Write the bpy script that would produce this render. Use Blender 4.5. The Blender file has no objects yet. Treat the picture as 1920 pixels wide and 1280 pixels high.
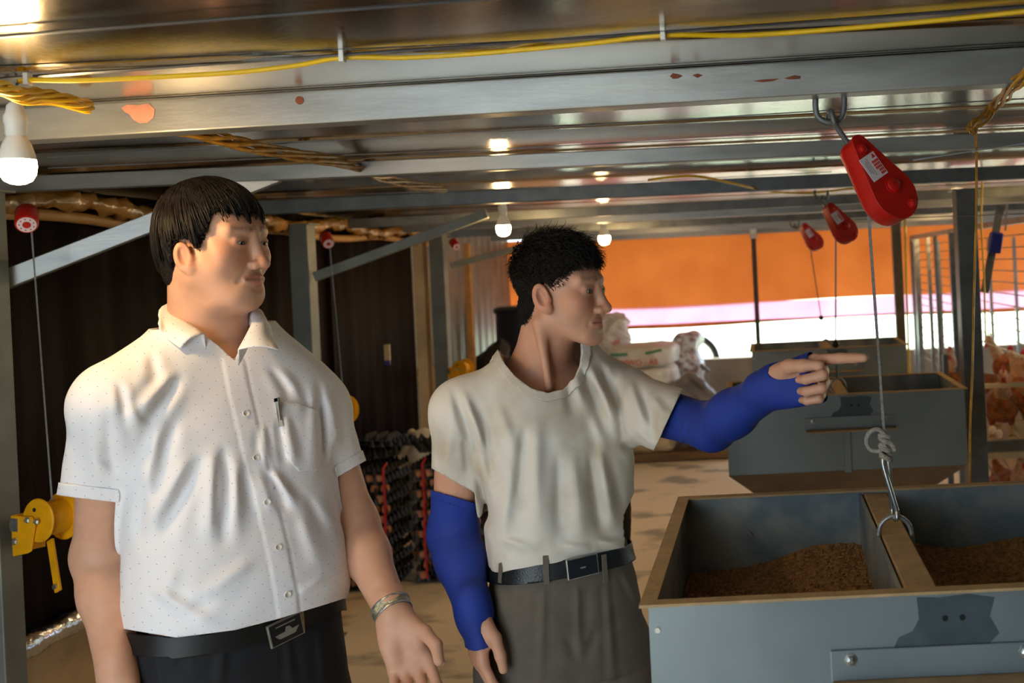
import bpy, bmesh, math, random
import numpy as np
from mathutils import Vector, Matrix

random.seed(7)
rng = np.random.default_rng(11)
scene = bpy.context.scene
col = scene.collection

# ------------------------------------------------------------------ camera
ROLL = math.radians(2.7)
CR, SR = math.cos(ROLL), math.sin(ROLL)
FPX, AX, AY, CH = 1867.0, 1430.0, 490.0, 1.52      # focal length and optical axis in pixels of 1920x1280, eye height
cam_data = bpy.data.cameras.new('camera')
cam = bpy.data.objects.new('camera', cam_data)
col.objects.link(cam)
cam_data.sensor_width = 36.0
cam_data.lens = FPX / 1920 * 36
cam_data.shift_x = -(AX - 960) / 1920
cam_data.shift_y = (AY - 640) / 1920
cam_data.clip_start = 0.05
cam_data.clip_end = 300
cam_data.dof.use_dof = True
cam_data.dof.focus_distance = 1.85
cam_data.dof.aperture_fstop = 5.0
Mc = Matrix(((CR, SR, 0), (0, 0, -1), (-SR, CR, 0))).to_4x4()
cam.matrix_world = Matrix.Translation((0, 0, CH)) @ Mc
scene.camera = cam

# ------------------------------------------------------------------ light and exposure
scene.view_settings.view_transform = 'Standard'
scene.view_settings.look = 'None'
scene.view_settings.exposure = 0.15
scene.view_settings.gamma = 1.0
scene.view_settings.use_curve_mapping = False
world = bpy.data.worlds.new('sky')
scene.world = world
world.use_nodes = True
_bg = world.node_tree.nodes['Background']
_bg.inputs[0].default_value = (0.66, 0.83, 1.0, 1)
_bg.inputs[1].default_value = 5.0
sun_data = bpy.data.lights.new('sun', 'SUN')
sun_data.energy = 8.0
sun_data.angle = math.radians(3)
sun_data.color = (1.0, 0.95, 0.86)
sun = bpy.data.objects.new('sun', sun_data)
col.objects.link(sun)
sun.rotation_euler = Vector((0.25, -0.62, -1.0)).to_track_quat('-Z', 'Y').to_euler()
BULB_STRENGTH = 230.0
BULB_COLOR = (1.0, 0.66, 0.30)

# ------------------------------------------------------------------ placing helpers
def P(px, py, Y):
    u = (px - AX) / FPX; v = -(py - AY) / FPX
    return Vector((Y * (u * CR + v * SR), Y, CH + Y * (-u * SR + v * CR)))

def PZ(px, py, z):
    u = (px - AX) / FPX; v = -(py - AY) / FPX
    k = -u * SR + v * CR
    return P(px, py, (z - CH) / k)

def PXX(px, py, x):
    u = (px - AX) / FPX; v = -(py - AY) / FPX
    return P(px, py, x / (u * CR + v * SR))

def lin(c):
    return tuple(((x / 255) / 12.92 if x / 255 <= 0.04045 else ((x / 255 + 0.055) / 1.055) ** 2.4) for x in c)

# ------------------------------------------------------------------ materials
def new_mat(name):
    m = bpy.data.materials.new(name)
    m.use_nodes = True
    nt = m.node_tree
    b = nt.nodes['Principled BSDF']
    return m, nt, b

def N(nt, t, **kw):
    n = nt.nodes.new(t)
    for k, v in kw.items():
        setattr(n, k, v)
    return n

def mat(name, c, rough=0.5, metal=0.0, var=0.12, scale=14.0, bump=0.0, bscale=90.0, c2=None, lo=0.42, hi=0.6,
        stretch=(1, 1, 1), spec=0.5, detail=4.0, sss=0.0, coat=0.0, roughvar=0.0, bdist=0.01):
    m, nt, b = new_mat(name)
    L = nt.links.new
    tc = N(nt, 'ShaderNodeTexCoord')
    mp = N(nt, 'ShaderNodeMapping')
    mp.inputs['Scale'].default_value = stretch
    L(tc.outputs['Object'], mp.inputs[0])
    nz = N(nt, 'ShaderNodeTexNoise')
    nz.inputs['Scale'].default_value = scale
    nz.inputs['Detail'].default_value = detail
    L(mp.outputs[0], nz.inputs['Vector'])
    rp = N(nt, 'ShaderNodeValToRGB')
    lc = lin(c)
    if c2 is None:
        rp.color_ramp.elements[0].position = 0.3; rp.color_ramp.elements[1].position = 0.7
        rp.color_ramp.elements[0].color = tuple(x * (1 - var) for x in lc) + (1,)
        rp.color_ramp.elements[1].color = tuple(min(1, x * (1 + var)) for x in lc) + (1,)
    else:
        rp.color_ramp.elements[0].position = lo; rp.color_ramp.elements[1].position = hi
        rp.color_ramp.elements[0].color = lin(c2) + (1,)
        rp.color_ramp.elements[1].color = lc + (1,)
    L(nz.outputs[0], rp.inputs[0])
    L(rp.outputs[0], b.inputs['Base Color'])
    b.inputs['Roughness'].default_value = rough
    b.inputs['Metallic'].default_value = metal
    b.inputs['Specular IOR Level'].default_value = spec
    if coat: b.inputs['Coat Weight'].default_value = coat
    if sss:
        b.inputs['Subsurface Weight'].default_value = sss
        b.inputs['Subsurface Radius'].default_value = (0.012, 0.005, 0.003)
        b.inputs['Subsurface Scale'].default_value = 1.0
    if roughvar:
        mr = N(nt, 'ShaderNodeMapRange')
        mr.inputs['To Min'].default_value = max(0.02, rough - roughvar); mr.inputs['To Max'].default_value = rough + roughvar
        L(nz.outputs[0], mr.inputs[0]); L(mr.outputs[0], b.inputs['Roughness'])
    if bump:
        n2 = N(nt, 'ShaderNodeTexNoise')
        n2.inputs['Scale'].default_value = bscale
        n2.inputs['Detail'].default_value = 3
        L(mp.outputs[0], n2.inputs['Vector'])
        bp = N(nt, 'ShaderNodeBump')
        bp.inputs['Strength'].default_value = bump
        bp.inputs['Distance'].default_value = bdist
        L(n2.outputs[0], bp.inputs['Height']); L(bp.outputs[0], b.inputs['Normal'])
    return m

def emis(name, c, s):
    m, nt, b = new_mat(name)
    b.inputs['Base Color'].default_value = c + (1,)
    b.inputs['Emission Color'].default_value = c + (1,)
    b.inputs['Emission Strength'].default_value = s
    return m

# ------------------------------------------------------------------ mesh builder
def frame_of(d, up=(0, 0, 1)):
    d = Vector(d).normalized(); up = Vector(up)
    if abs(d.dot(up)) > 0.98: up = Vector((0, 0, 1)) if abs(d.y) > .9 else Vector((0, 1, 0))
    x = d.cross(up).normalized(); y = x.cross(d).normalized()
    return x, y, d

def wloc(o):
    p = Vector((0, 0, 0))
    while o is not None:
        p += o.location; o = o.parent
    return p

class MB:
    def __init__(s): s.v = []; s.f = []
    def add(s, vs, fs):
        k = len(s.v); s.v += [Vector(a) for a in vs]; s.f += [tuple(i + k for i in f) for f in fs]; return s
    def box(s, c, size, M=None):
        c = Vector(c); vs = []
        for dx in (-.5, .5):
            for dy in (-.5, .5):
                for dz in (-.5, .5):
                    d = Vector((dx * size[0], dy * size[1], dz * size[2]))
                    vs.append(c + (M @ d if M is not None else d))
        return s.add(vs, [(0, 1, 3, 2), (4, 6, 7, 5), (0, 4, 5, 1), (2, 3, 7, 6), (0, 2, 6, 4), (1, 5, 7, 3)])
    def box2(s, lo, hi):
        lo = Vector(lo); hi = Vector(hi); return s.box((lo + hi) / 2, hi - lo)
    def bar(s, a, b, w, h, up=(0, 0, 1)):
        a = Vector(a); b = Vector(b); x, y, d = frame_of(b - a, up)
        vs = [p + x * sx * w / 2 + y * sy * h / 2 for p in (a, b) for sx, sy in ((-1, -1), (1, -1), (1, 1), (-1, 1))]
        return s.add(vs, [(3, 2, 1, 0), (4, 5, 6, 7), (0, 1, 5, 4), (1, 2, 6, 5), (2, 3, 7, 6), (3, 0, 4, 7)])
    def tube(s, pts, r, n=8, closed=False, caps=True):
        pts = [Vector(p) for p in pts]; m = len(pts)
        rs = r if isinstance(r, (list, tuple, np.ndarray)) else [r] * m
        k = len(s.v); x = None
        for i, p in enumerate(pts):
            if closed: d = pts[(i + 1) % m] - pts[i - 1]
            else: d = pts[min(i + 1, m - 1)] - pts[max(i - 1, 0)]
            d = d.normalized() if d.length > 1e-9 else Vector((0, 0, 1))
            if x is None: x, y, _ = frame_of(d)
            else:
                x = (x - d * x.dot(d)); x = x.normalized() if x.length > 1e-6 else frame_of(d)[0]
                y = d.cross(x)
            for j in range(n):
                a = 2 * math.pi * j / n
                s.v.append(p + (x * math.cos(a) + y * math.sin(a)) * rs[i])
        for i in range(m if closed else m - 1):
            i2 = (i + 1) % m
            for j in range(n):
                j2 = (j + 1) % n
                s.f.append((k + i * n + j, k + i * n + j2, k + i2 * n + j2, k + i2 * n + j))
        if caps and not closed:
            s.f.append(tuple(k + j for j in range(n))[::-1]); s.f.append(tuple(k + (m - 1) * n + j for j in range(n)))
        return s
    def lathe(s, prof, o, axis=(0, 0, 1), n=24, up=(0, 1, 0), caps=True):
        o = Vector(o); x, y, d = frame_of(axis, up); k = len(s.v)
        for r, h in prof:
            for j in range(n):
                a = 2 * math.pi * j / n
                s.v.append(o + d * h + (x * math.cos(a) + y * math.sin(a)) * max(r, 1e-4))
        for i in range(len(prof) - 1):
            for j in range(n):
                j2 = (j + 1) % n
                s.f.append((k + i * n + j, k + i * n + j2, k + (i + 1) * n + j2, k + (i + 1) * n + j))
        if caps:
            s.f.append(tuple(k + j for j in range(n))[::-1]); s.f.append(tuple(k + (len(prof) - 1) * n + j for j in range(n)))
        return s
    def prism(s, poly, o, ex, ey, depth):
        """poly in the plane ex, ey at o, thickened along ex x ey by depth (from 0 to depth)."""
        o = Vector(o); ex = Vector(ex).normalized(); ey = Vector(ey).normalized(); n = ex.cross(ey)
        m = len(poly)
        vs = [o + ex * a + ey * b for a, b in poly] + [o + ex * a + ey * b + n * depth for a, b in poly]
        fs = [tuple(range(m))[::-1], tuple(range(m, 2 * m))] + [(i, (i + 1) % m, m + (i + 1) % m, m + i) for i in range(m)]
        return s.add(vs, fs)
    def ball(s, c, r, n=12, m=8, M=None):
        c = Vector(c); r = (r, r, r) if not isinstance(r, (tuple, list)) else r
        k = len(s.v)
        for i in range(m + 1):
            t = math.pi * i / m
            for j in range(n):
                a = 2 * math.pi * j / n
                d = Vector((r[0] * math.sin(t) * math.cos(a), r[1] * math.sin(t) * math.sin(a), r[2] * math.cos(t)))
                s.v.append(c + (M @ d if M is not None else d))
        for i in range(m):
            for j in range(n):
                j2 = (j + 1) % n
                s.f.append((k + i * n + j, k + (i + 1) * n + j, k + (i + 1) * n + j2, k + i * n + j2))
        return s
    def build(s, name, m, parent=None, smooth=False, bevel=0.0, weld=True):
        base = wloc(parent) if parent is not None else Vector((0, 0, 0))
        me = bpy.data.meshes.new(name)
        me.from_pydata([tuple(v - base) for v in s.v], [], s.f)
        bm = bmesh.new(); bm.from_mesh(me)
        if weld: bmesh.ops.remove_doubles(bm, verts=bm.verts, dist=1e-5)
        bmesh.ops.recalc_face_normals(bm, faces=bm.faces)
        bm.to_mesh(me); bm.free()
        o = bpy.data.objects.new(name, me); col.objects.link(o)
        if m is not None: me.materials.append(m)
        if parent is not None: o.parent = parent
        if smooth:
            me.polygons.foreach_set('use_smooth', [True] * len(me.polygons))
            me.set_sharp_from_angle(angle=math.radians(50))
        if bevel:
            bv = o.modifiers.new('bevel', 'BEVEL'); bv.width = bevel; bv.segments = 2
            bv.limit_method = 'ANGLE'; bv.angle_limit = math.radians(40)
        return o

def tag(o, label=None, cat=None, group=None, kind=None):
    if label: o['label'] = label
    if cat: o['category'] = cat
    if group: o['group'] = group
    if kind: o['kind'] = kind
    return o

def thing(name, label, cat, loc=(0, 0, 0), group=None):
    o = bpy.data.objects.new(name, None); col.objects.link(o)
    o.location = loc; o.empty_display_size = 0.05
    return tag(o, label, cat, group)

def struct(o): o['kind'] = 'structure'; return o

def copy_tree(o, parent=None):
    c = o.copy(); col.objects.link(c)
    if parent is not None: c.parent = parent
    for ch in list(o.children): copy_tree(ch, c)
    return c

def catmull(pts, n=8):
    pts = [Vector(p) for p in pts]; out = []
    for i in range(len(pts) - 1):
        p0 = pts[max(i - 1, 0)]; p1 = pts[i]; p2 = pts[i + 1]; p3 = pts[min(i + 2, len(pts) - 1)]
        for k in range(n):
            t = k / n
            out.append(0.5 * ((2 * p1) + (p2 - p0) * t + (2 * p0 - 5 * p1 + 4 * p2 - p3) * t * t + (3 * p1 - p0 - 3 * p2 + p3) * t ** 3))
    out.append(pts[-1]); return out

def displace(o, fn):
    for v in o.data.vertices: v.co = fn(v.co.copy())
    o.data.update()
# ================================================================== materials of the place
XL, XR, Y0, YB, ZC = -2.1, 3.4, -0.7, 8.8, 1.846
XW = XL - .16                                      # the recessed stretch of side wall behind the curtain's end
m_floor = mat('concrete_floor', (234, 214, 180), rough=0.85, scale=2.6, c2=(168, 154, 132), lo=0.36, hi=0.46, bump=0.25, bscale=35, detail=7, stretch=(1, 1.6, 1))
m_foil = mat('silver_ceiling_foil', (206, 198, 184), rough=0.16, metal=1.0, var=0.10, scale=3.5, bump=0.05, bscale=260, stretch=(0.25, 1, 1), roughvar=0.05)
m_galv = mat('galvanised_steel', (150, 151, 148), rough=0.38, metal=0.55, var=0.22, scale=9, bump=0.05, bscale=60, stretch=(0.5, 1, 2.5), roughvar=0.08)
m_galv_dk = mat('dull_galvanised_steel', (104, 108, 108), rough=0.45, metal=0.4, var=0.25, scale=12, bump=0.05, bscale=60)
m_post = mat('grey_post_steel', (112, 114, 106), rough=0.5, metal=0.25, var=0.18, scale=10, bump=0.05, bscale=80)
m_wire = mat('thin_steel_wire', (150, 158, 168), rough=0.35, metal=0.7, var=0.1)
m_rope = mat('steel_cable', (150, 148, 142), rough=0.4, metal=0.6, var=0.3, scale=300)
m_yellow = mat('yellow_cable_sheath', (238, 190, 12), rough=0.45, var=0.08, scale=20)
m_gold = mat('dusty_yellow_cable', (178, 128, 40), rough=0.45, var=0.4, scale=40)
m_curt = mat('maroon_curtain_film', (23, 9, 8), spec=.15, rough=0.75, var=0.35, scale=6, bump=0.15, bscale=20, stretch=(1, 6, 1))
m_lowwall = mat('rendered_low_wall', (190, 158, 112), rough=0.9, var=0.2, scale=5, bump=0.3, bscale=40)
m_corr = mat('grey_sheet_metal', (132, 122, 106), rough=0.5, metal=0.2, var=0.2, scale=5)
m_grass = mat('outdoor_grass', (226, 232, 206), rough=0.95, c2=(196, 214, 160), lo=0.3, hi=0.7, scale=0.8)
m_white_pl = mat('white_plastic', (228, 228, 222), rough=0.35, var=0.05)
m_black = mat('black_plastic', (22, 20, 19), rough=0.45, var=0.3, scale=30)
m_red = mat('red_paint', (188, 22, 16), rough=0.38, var=0.12, scale=25, bump=0.05, bscale=200)
m_rust = mat('rust_stain', (120, 62, 34), rough=0.8, var=0.3, scale=60)
m_pink = mat('pink_primer', (186, 128, 108), rough=0.7, var=0.15, scale=40)
m_bolt = mat('zinc_bolt', (176, 176, 170), rough=0.3, metal=0.8, var=0.15, scale=60)
m_dark = mat('dark_hole', (8, 8, 8), rough=0.8)
m_wood = mat('bamboo_pole', (176, 128, 66), rough=0.6, var=0.25, scale=10, stretch=(1, 0.3, 1))
m_film = mat('crumpled_brown_film', (150, 106, 46), rough=0.25, var=0.45, scale=12, bump=0.6, bscale=30)

# ================================================================== shell
o = struct(MB().box2((XW - .1, Y0 - 6, -.08), (XR + .1, YB + .1, 0)).build('floor', m_floor))
cl = struct(MB().box2((XW - .1, Y0, ZC + .012), (XR + .1, YB + .3, ZC + .05)).build('ceiling', m_galv_dk))
y = Y0; k = 0
random.seed(3)
while y < YB + .25:
    w = 0.42
    t = random.uniform(-.0012, .0012)
    b = MB()
    zs = [ZC + t, ZC - t]
    ya, yb = y + .003, y + w - .003
    prof = [(ya, zs[0] + .006), (ya, zs[0]), (ya + .012, zs[0]), (ya + .018, zs[0] - .004), (ya + .028, zs[0] - .004), (ya + .034, zs[0]),
            (yb - .02, zs[1]), (yb, zs[1]), (yb, zs[1] + .011), (ya, zs[0] + .011)]
    vs = [(x, a, c) for x in (XW - .09, XR + .09) for a, c in prof]; n = len(prof)
    fs = [tuple(range(n)), tuple(range(2 * n - 1, n - 1, -1))] + [(i, (i + 1) % n, n + (i + 1) % n, n + i) for i in range(n)]
    b.add(vs, fs).build('ceiling_panel', m_foil, cl)
    y += w
# walls
wl = struct(MB().box2((XL - .1, Y0, 0), (XL, 5.83, .56)).box2((XL - .1, Y0, .56), (XL - .03, 5.83, ZC + .01)).box2((XW - .1, 5.83, 0), (XW, YB, .56)).build('wall_left', m_lowwall, weld=False))
b = MB()
ys = np.arange(5.83, YB + .01, .045)
top = 1.85
for i in range(len(ys) - 1):
    xa = XW + .02 + (0.012 if i % 4 in (0,) else 0); xb = XW + .02 + (0.012 if (i + 1) % 4 in (0,) else 0)
    b.add([(xa, ys[i], .56), (xb, ys[i + 1], .56), (xb, ys[i + 1], top), (xa, ys[i], top)], [(0, 1, 2, 3)])
    b.add([(xa - .02, ys[i], .56), (xb - .02, ys[i + 1], .56), (xb - .02, ys[i + 1], top), (xa - .02, ys[i], top)], [(3, 2, 1, 0)])
b.build('sheet_panel', m_corr, wl)
struct(MB().box2((XW - .1, YB, 0), (XR + .1, YB + .12, .68)).build('wall_back', mat('grey_block_wall', (134, 122, 106), rough=.9, var=.2, scale=4, bump=.3, bscale=40)))
struct(MB().box2((XR, Y0, 0), (XR + .1, 4.3, ZC)).box2((XR, 4.3, 0), (XR + .1, YB, .68)).box2((XR, 4.3, 1.2), (XR + .1, YB, ZC)).build('unseen_wall_right', m_corr, weld=False))  # unseen wall added to control light; its gap lets daylight reach the cages
struct(MB().box2((-0.45, Y0 - .1, 0), (XR + .1, Y0, ZC)).build('unseen_wall_front', m_corr))  # unseen wall, shaped to let daylight in only from the left
struct(MB().box2((-40, YB + .12, -.12), (60, 90, -.04)).build('ground', m_grass))

# left curtain: a pleated dark film hanging above the low wall
b = MB()
ys = np.linspace(Y0, 5.83, 240)
def cx(y): return XL + 0.03 + 0.010 * math.sin(y * 9) + 0.006 * math.sin(y * 23 + 1) + 0.004 * math.sin(y * 51)
for i in range(len(ys) - 1):
    b.add([(cx(ys[i]), ys[i], .54), (cx(ys[i + 1]), ys[i + 1], .54), (cx(ys[i + 1]) , ys[i + 1], 1.83), (cx(ys[i]), ys[i], 1.83)], [(0, 1, 2, 3)])
ct = b.build('curtain', m_curt, smooth=True)
sd = ct.modifiers.new('thick', 'SOLIDIFY'); sd.thickness = 0.004
tag(ct, 'very dark maroon film curtain hanging along the side of the shed', 'curtain')
for yy in (3.55, 4.72):
    MB().box2((XL + .035, yy - .012, .56), (XL + .055, yy + .012, 1.82)).build('batten', m_curt, ct)

# orange tarpaulin over the back opening, translucent, with a paler doubled hem
def tarp_mat(name, c, c2):
    m, nt, b = new_mat(name); L = nt.links.new
    tc = N(nt, 'ShaderNodeTexCoord'); nz = N(nt, 'ShaderNodeTexNoise'); nz.inputs['Scale'].default_value = 3.0
    L(tc.outputs['Object'], nz.inputs['Vector'])
    rp = N(nt, 'ShaderNodeValToRGB'); rp.color_ramp.elements[0].color = lin(c2) + (1,); rp.color_ramp.elements[1].color = lin(c) + (1,)
    rp.color_ramp.elements[0].position = .3; rp.color_ramp.elements[1].position = .7
    L(nz.outputs[0], rp.inputs[0]); L(rp.outputs[0], b.inputs['Base Color']); b.inputs['Roughness'].default_value = .5
    tr = N(nt, 'ShaderNodeBsdfTranslucent'); L(rp.outputs[0], tr.inputs[0])
    mx = N(nt, 'ShaderNodeMixShader'); mx.inputs[0].default_value = .55
    L(b.outputs[0], mx.inputs[1]); L(tr.outputs[0], mx.inputs[2])
    L(mx.outputs[0], nt.nodes['Material Output'].inputs['Surface'])
    return m
m_tarp = tarp_mat('orange_tarp', (170, 84, 36), (154, 72, 28))
m_hem = tarp_mat('lilac_hem', (245, 176, 214), (236, 158, 190))
def sheet(z0, z1, x0, x1, yb, nx, nz, wav):
    b = MB()
    g = []
    for i in range(nx + 1):
        for j in range(nz + 1):
            x = x0 + (x1 - x0) * i / nx; z = z0 + (z1 - z0) * j / nz
            b.v.append(Vector((x, yb + wav * math.sin(x * 5 + z * 2) * .5 + wav * math.sin(x * 11 + 1) * .25 * (1.8 - z), z + .012 * math.sin(x * 2.1) * (1 if j == 0 else 0))))
    for i in range(nx):
        for j in range(nz):
            a = i * (nz + 1) + j; b.f.append((a, a + nz + 1, a + nz + 2, a + 1))
    return b
tp = sheet(1.16, 1.80, XW, XR, YB - .02, 60, 8, .04).build('tarpaulin', m_tarp, smooth=True)
tag(tp, 'orange tarpaulin with a lilac lower band rolled down over the back opening', 'tarp')
sheet(.99, 1.165, XW, XR, YB - .035, 60, 3, .04).build('hem_band', m_hem, tp, smooth=True)
sheet(.985, 1.012, XW, XR, YB - .05, 60, 1, .04).build('hem_cord', mat('orange_hem', (236, 120, 50), rough=.5), tp, smooth=True)

# ================================================================== roof beams
def beam(name, pl, pr, z, h, d, m, label, group=None, ext=0.35):
    """pl, pr: pixels of the lower front edge; z: height of that edge."""
    a = PZ(pl[0], pl[1], z); c = PZ(pr[0], pr[1], z)
    dr = (c - a); dr.z = 0; dr.normalize()
    s = (XL + .02 - a.x) / dr.x; e = (XR - .02 - a.x) / dr.x
    A = a + dr * s; C = a + dr * e
    n = Vector((-dr.y, dr.x, 0))
    o = MB().bar(A + n * d / 2 + Vector((0, 0, h / 2)), C + n * d / 2 + Vector((0, 0, h / 2)), d, h).build(name, m, bevel=.003)
    tag(o, label, 'beam', group)
    return o, a, dr, n
B1, b1a, b1d, b1n = beam('roof_beam', (30, 264), (1905, 155), 1.788, .057, .05, m_galv, 'broad galvanised roof beam nearest the viewer with pink paint smudge')
B2, b2a, b2d, b2n = beam('roof_beam', (100, 356), (1795, 280), 1.792, .040, .04, m_galv, 'slim galvanised roof beam second from the viewer')
B3, b3a, b3d, b3n = beam('roof_beam', (560, 398), (1800, 340), 1.778, .050, .05, m_galv_dk, 'dark grey roof beam third from the viewer, above the middle red pulley')
zz = 1.775
for i, (yy, lab) in enumerate(((4.75, 'fourth roof beam from the viewer, behind the dark one'), (5.45, 'fifth roof beam, holding the farthest red pulley'),
                               (6.5, 'sixth roof beam from the viewer, near the far bulbs'), (7.6, 'seventh roof beam, just short of the orange tarp'))):
    tag(MB().bar((XL + .02, yy + .06, zz + .02), (XR - .02, yy - .12, zz + .02), .04, .045).build('roof_beam', m_galv if i % 2 else m_galv_dk, bevel=.002), 'slim steel ' + lab, 'beam')
tag(MB().bar((XL + .02, YB - .08, 1.80), (XR - .02, YB - .08, 1.80), .05, .07).build('tarp_rail', m_galv, bevel=.002), 'pale steel rail along the top of the orange tarp', 'rail')

def on_beam(a, d, n, px, py, off=-.0008):
    """point on the front face of a beam under a pixel"""
    u = (px - AX) / FPX; v = -(py - AY) / FPX
    r = Vector((u * CR + v * SR, 1, -u * SR + v * CR)); c = Vector((0, 0, CH))
    t = (a - c).dot(n) / r.dot(n)
    return c + r * t + n * off
# paint smudge, rust spots (stains with a shape of their own)
def blob(pts, name, m, parent, a, d, n):
    up = Vector((0, 0, 1)); ps = [on_beam(a, d, n, x, y, -.0004) for x, y in pts]
    c = sum(ps, Vector()) / len(ps)
    poly = [((p - c).dot(d), (p - c).dot(up)) for p in ps]
    if sum(poly[i][0] * poly[(i + 1) % len(poly)][1] - poly[(i + 1) % len(poly)][0] * poly[i][1] for i in range(len(poly))) < 0: poly = poly[::-1]
    return MB().prism(poly, c, d, up, .0006).build(name, m, parent)
blob([(228, 203), (238, 196), (262, 197), (280, 194), (291, 205), (289, 220), (278, 230), (262, 231), (250, 224), (243, 214), (236, 211)], 'paint_smudge', m_pink, B1, b1a, b1d, b1n)
blob([(555 + 8 * math.cos(t) + 7, 188 + 8 * math.sin(t)) for t in np.linspace(0, 6.28, 11)[:-1]], 'rust_spot', m_rust, B1, b1a, b1d, b1n)
blob([(1256, 143), (1262, 137), (1272, 139), (1280, 142), (1272, 147), (1262, 148)], 'rust_spot', m_rust, B1, b1a, b1d, b1n)
blob([(1298, 141), (1308, 138), (1318, 141), (1308, 146)], 'rust_spot', m_rust, B1, b1a, b1d, b1n)
blob([(1413, 152), (1430, 149), (1450, 148), (1462, 147), (1450, 152), (1430, 154)], 'rust_spot', m_rust, B1, b1a, b1d, b1n)
blob([(1470, 147), (1490, 141), (1502, 143), (1500, 148), (1480, 149)], 'rust_spot', m_rust, B1, b1a, b1d, b1n)

# ================================================================== posts and braces
def post(px, py, Y, w, m, label, zt, z0=0.0):
    p = P(px, py, Y)
    r = thing('steel_post', label, 'post', (p.x, p.y, 0))
    MB().box2((p.x - w / 2, p.y - w / 2, z0 + .006), (p.x + w / 2, p.y + w / 2, zt)).build('shaft', m, r, bevel=.003)
    MB().box2((p.x - w, p.y - w, z0), (p.x + w, p.y + w, z0 + .008)).build('base_plate', m, r)
    MB().box2((p.x - w * .7, p.y - w * .7, zt - .006), (p.x + w * .7, p.y + w * .7, zt)).build('cap_plate', m, r)
    return r, p
pA, vA = post(-12, 900, 2.4, .07, m_post, 'grey steel post at the edge beside the nearest yellow winch', 1.78)
pB, vB = post(574, 600, 4.22, .078, m_post, 'grey steel post rising behind the shoulder of the man in the white shirt', 1.77)
pC, vC = post(828, 600, 5.95, .085, m_post, 'grey steel post before the corrugated wall, beside the farthest yellow winch', 1.77)
pD, vD = post(1818, 600, 4.05, .082, m_galv_dk, 'dark steel post beside the hen cages with a yellow cable', 1.775)
pE, vE = post(1686, 560, 6.5, .06, mat('brown_steel_post', (110, 96, 74), rough=.5, metal=.2, var=.2), 'brownish steel post between the farthest hopper and the cage', 1.79)
# thin pole in front of the tarp
r = thing('tarp_pole', 'thin dark pole with a white cap before the orange tarp', 'pole', (P(1418, 560, 8.55).x, 8.55, 0))
q = P(1418, 560, 8.55)
MB().tube([(q.x, q.y, 0), (q.x, q.y, 1.72)], .021, 10).build('shaft', mat('dark_pole', (74, 56, 46), rough=.5), r, smooth=True)
MB().tube([(q.x, q.y, 1.72), (q.x, q.y, 1.80)], .032, 10).build('cap', m_white_pl, r, smooth=True)
def brace(a, b, w, label):
    tag(MB().bar(a, b, .03, w, up=(0, 0, 1)).build('diagonal_brace', m_post if w < .045 else m_galv, bevel=.002), label, 'brace')
brace(P(-4, 530, 2.46), P(520, 326, 2.64), .046, 'pale steel diagonal brace passing behind the head of the man in white')
brace(P(590, 519, 4.19), P(913, 400, 4.30), .040, 'grey diagonal brace between the post and the roof left of the lit bulb')
brace(P(845, 498, 5.9), P(1010, 455, 6.1), .036, 'faint diagonal brace behind the dark curly hair of the second man')

# ================================================================== wires and cables under the ceiling
wires = [((0, 68), (905, -2), 1.838, .0028), ((0, 148), (1920, 12), 1.840, .0030), ((0, 203), (1920, 84), 1.8435, .0022)]
for i, (a, c, z, rr) in enumerate(wires):
    A = PZ(a[0], a[1], z); C = PZ(c[0], c[1], z); d = (C - A)
    A2 = A - d * .1; C2 = C + d * .25
    A2.x = max(A2.x, XL + .02); 
    o = MB().tube([A2, C2], rr, 6).build('steel_wire', m_wire, smooth=True)
    tag(o, ['thick bluish wire stretched under the ceiling nearest the viewer', 'bluish wire that carries the long yellow cable', 'thin wire along the upper edge of the nearest roof beam'][i], 'wire')
wt = [((50, 270), (1920, 158)), ((90, 295), (1920, 185)), ((90, 315), (1920, 235)), ((490, 376), (1560, 322)), ((640, 300), (1920, 218)), ((500, 370), (1000, 352))]
for i, (a, c) in enumerate(wt):
    z = 1.835 - .004 * (i % 3)
    A = PZ(a[0], a[1], z); C = PZ(c[0], c[1], z)
    if A.x < XL + .02: A = A + (C - A) * ((XL + .02 - A.x) / (C.x - A.x))
    tag(MB().tube([A, C], .0016, 5).build('steel_wire', m_wire), 'hair thin steel wire strung across under the ceiling', 'wire', 'thin wires under the ceiling')
# long yellow cable with zip ties
pts = [(35, 152), (60, 150), (150, 151), (300, 144), (450, 135), (560, 122), (642, 108), (760, 108), (900, 100), (1100, 82), (1240, 66), (1400, 66), (1600, 52), (1800, 34), (1930, 20), (2100, 0)]
def yz(x, y):
    p = P(x, y, 1.43); return p if p.z < 1.838 else PZ(x, y, 1.838)
r = thing('power_cable', 'long bright yellow cable tied along the ceiling wire', 'cable', yz(642, 108))
MB().tube(catmull([yz(x, y) for x, y in pts], 6), .0036, 8).build('sheath', m_yellow, r, smooth=True)
for x, y in ((642, 105), (1243, 64), (52, 148)):
    c = yz(x, y)
    MB().box(c, (.007, .012, .017)).build('zip_tie', m_white_pl, r, bevel=.001)
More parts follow.
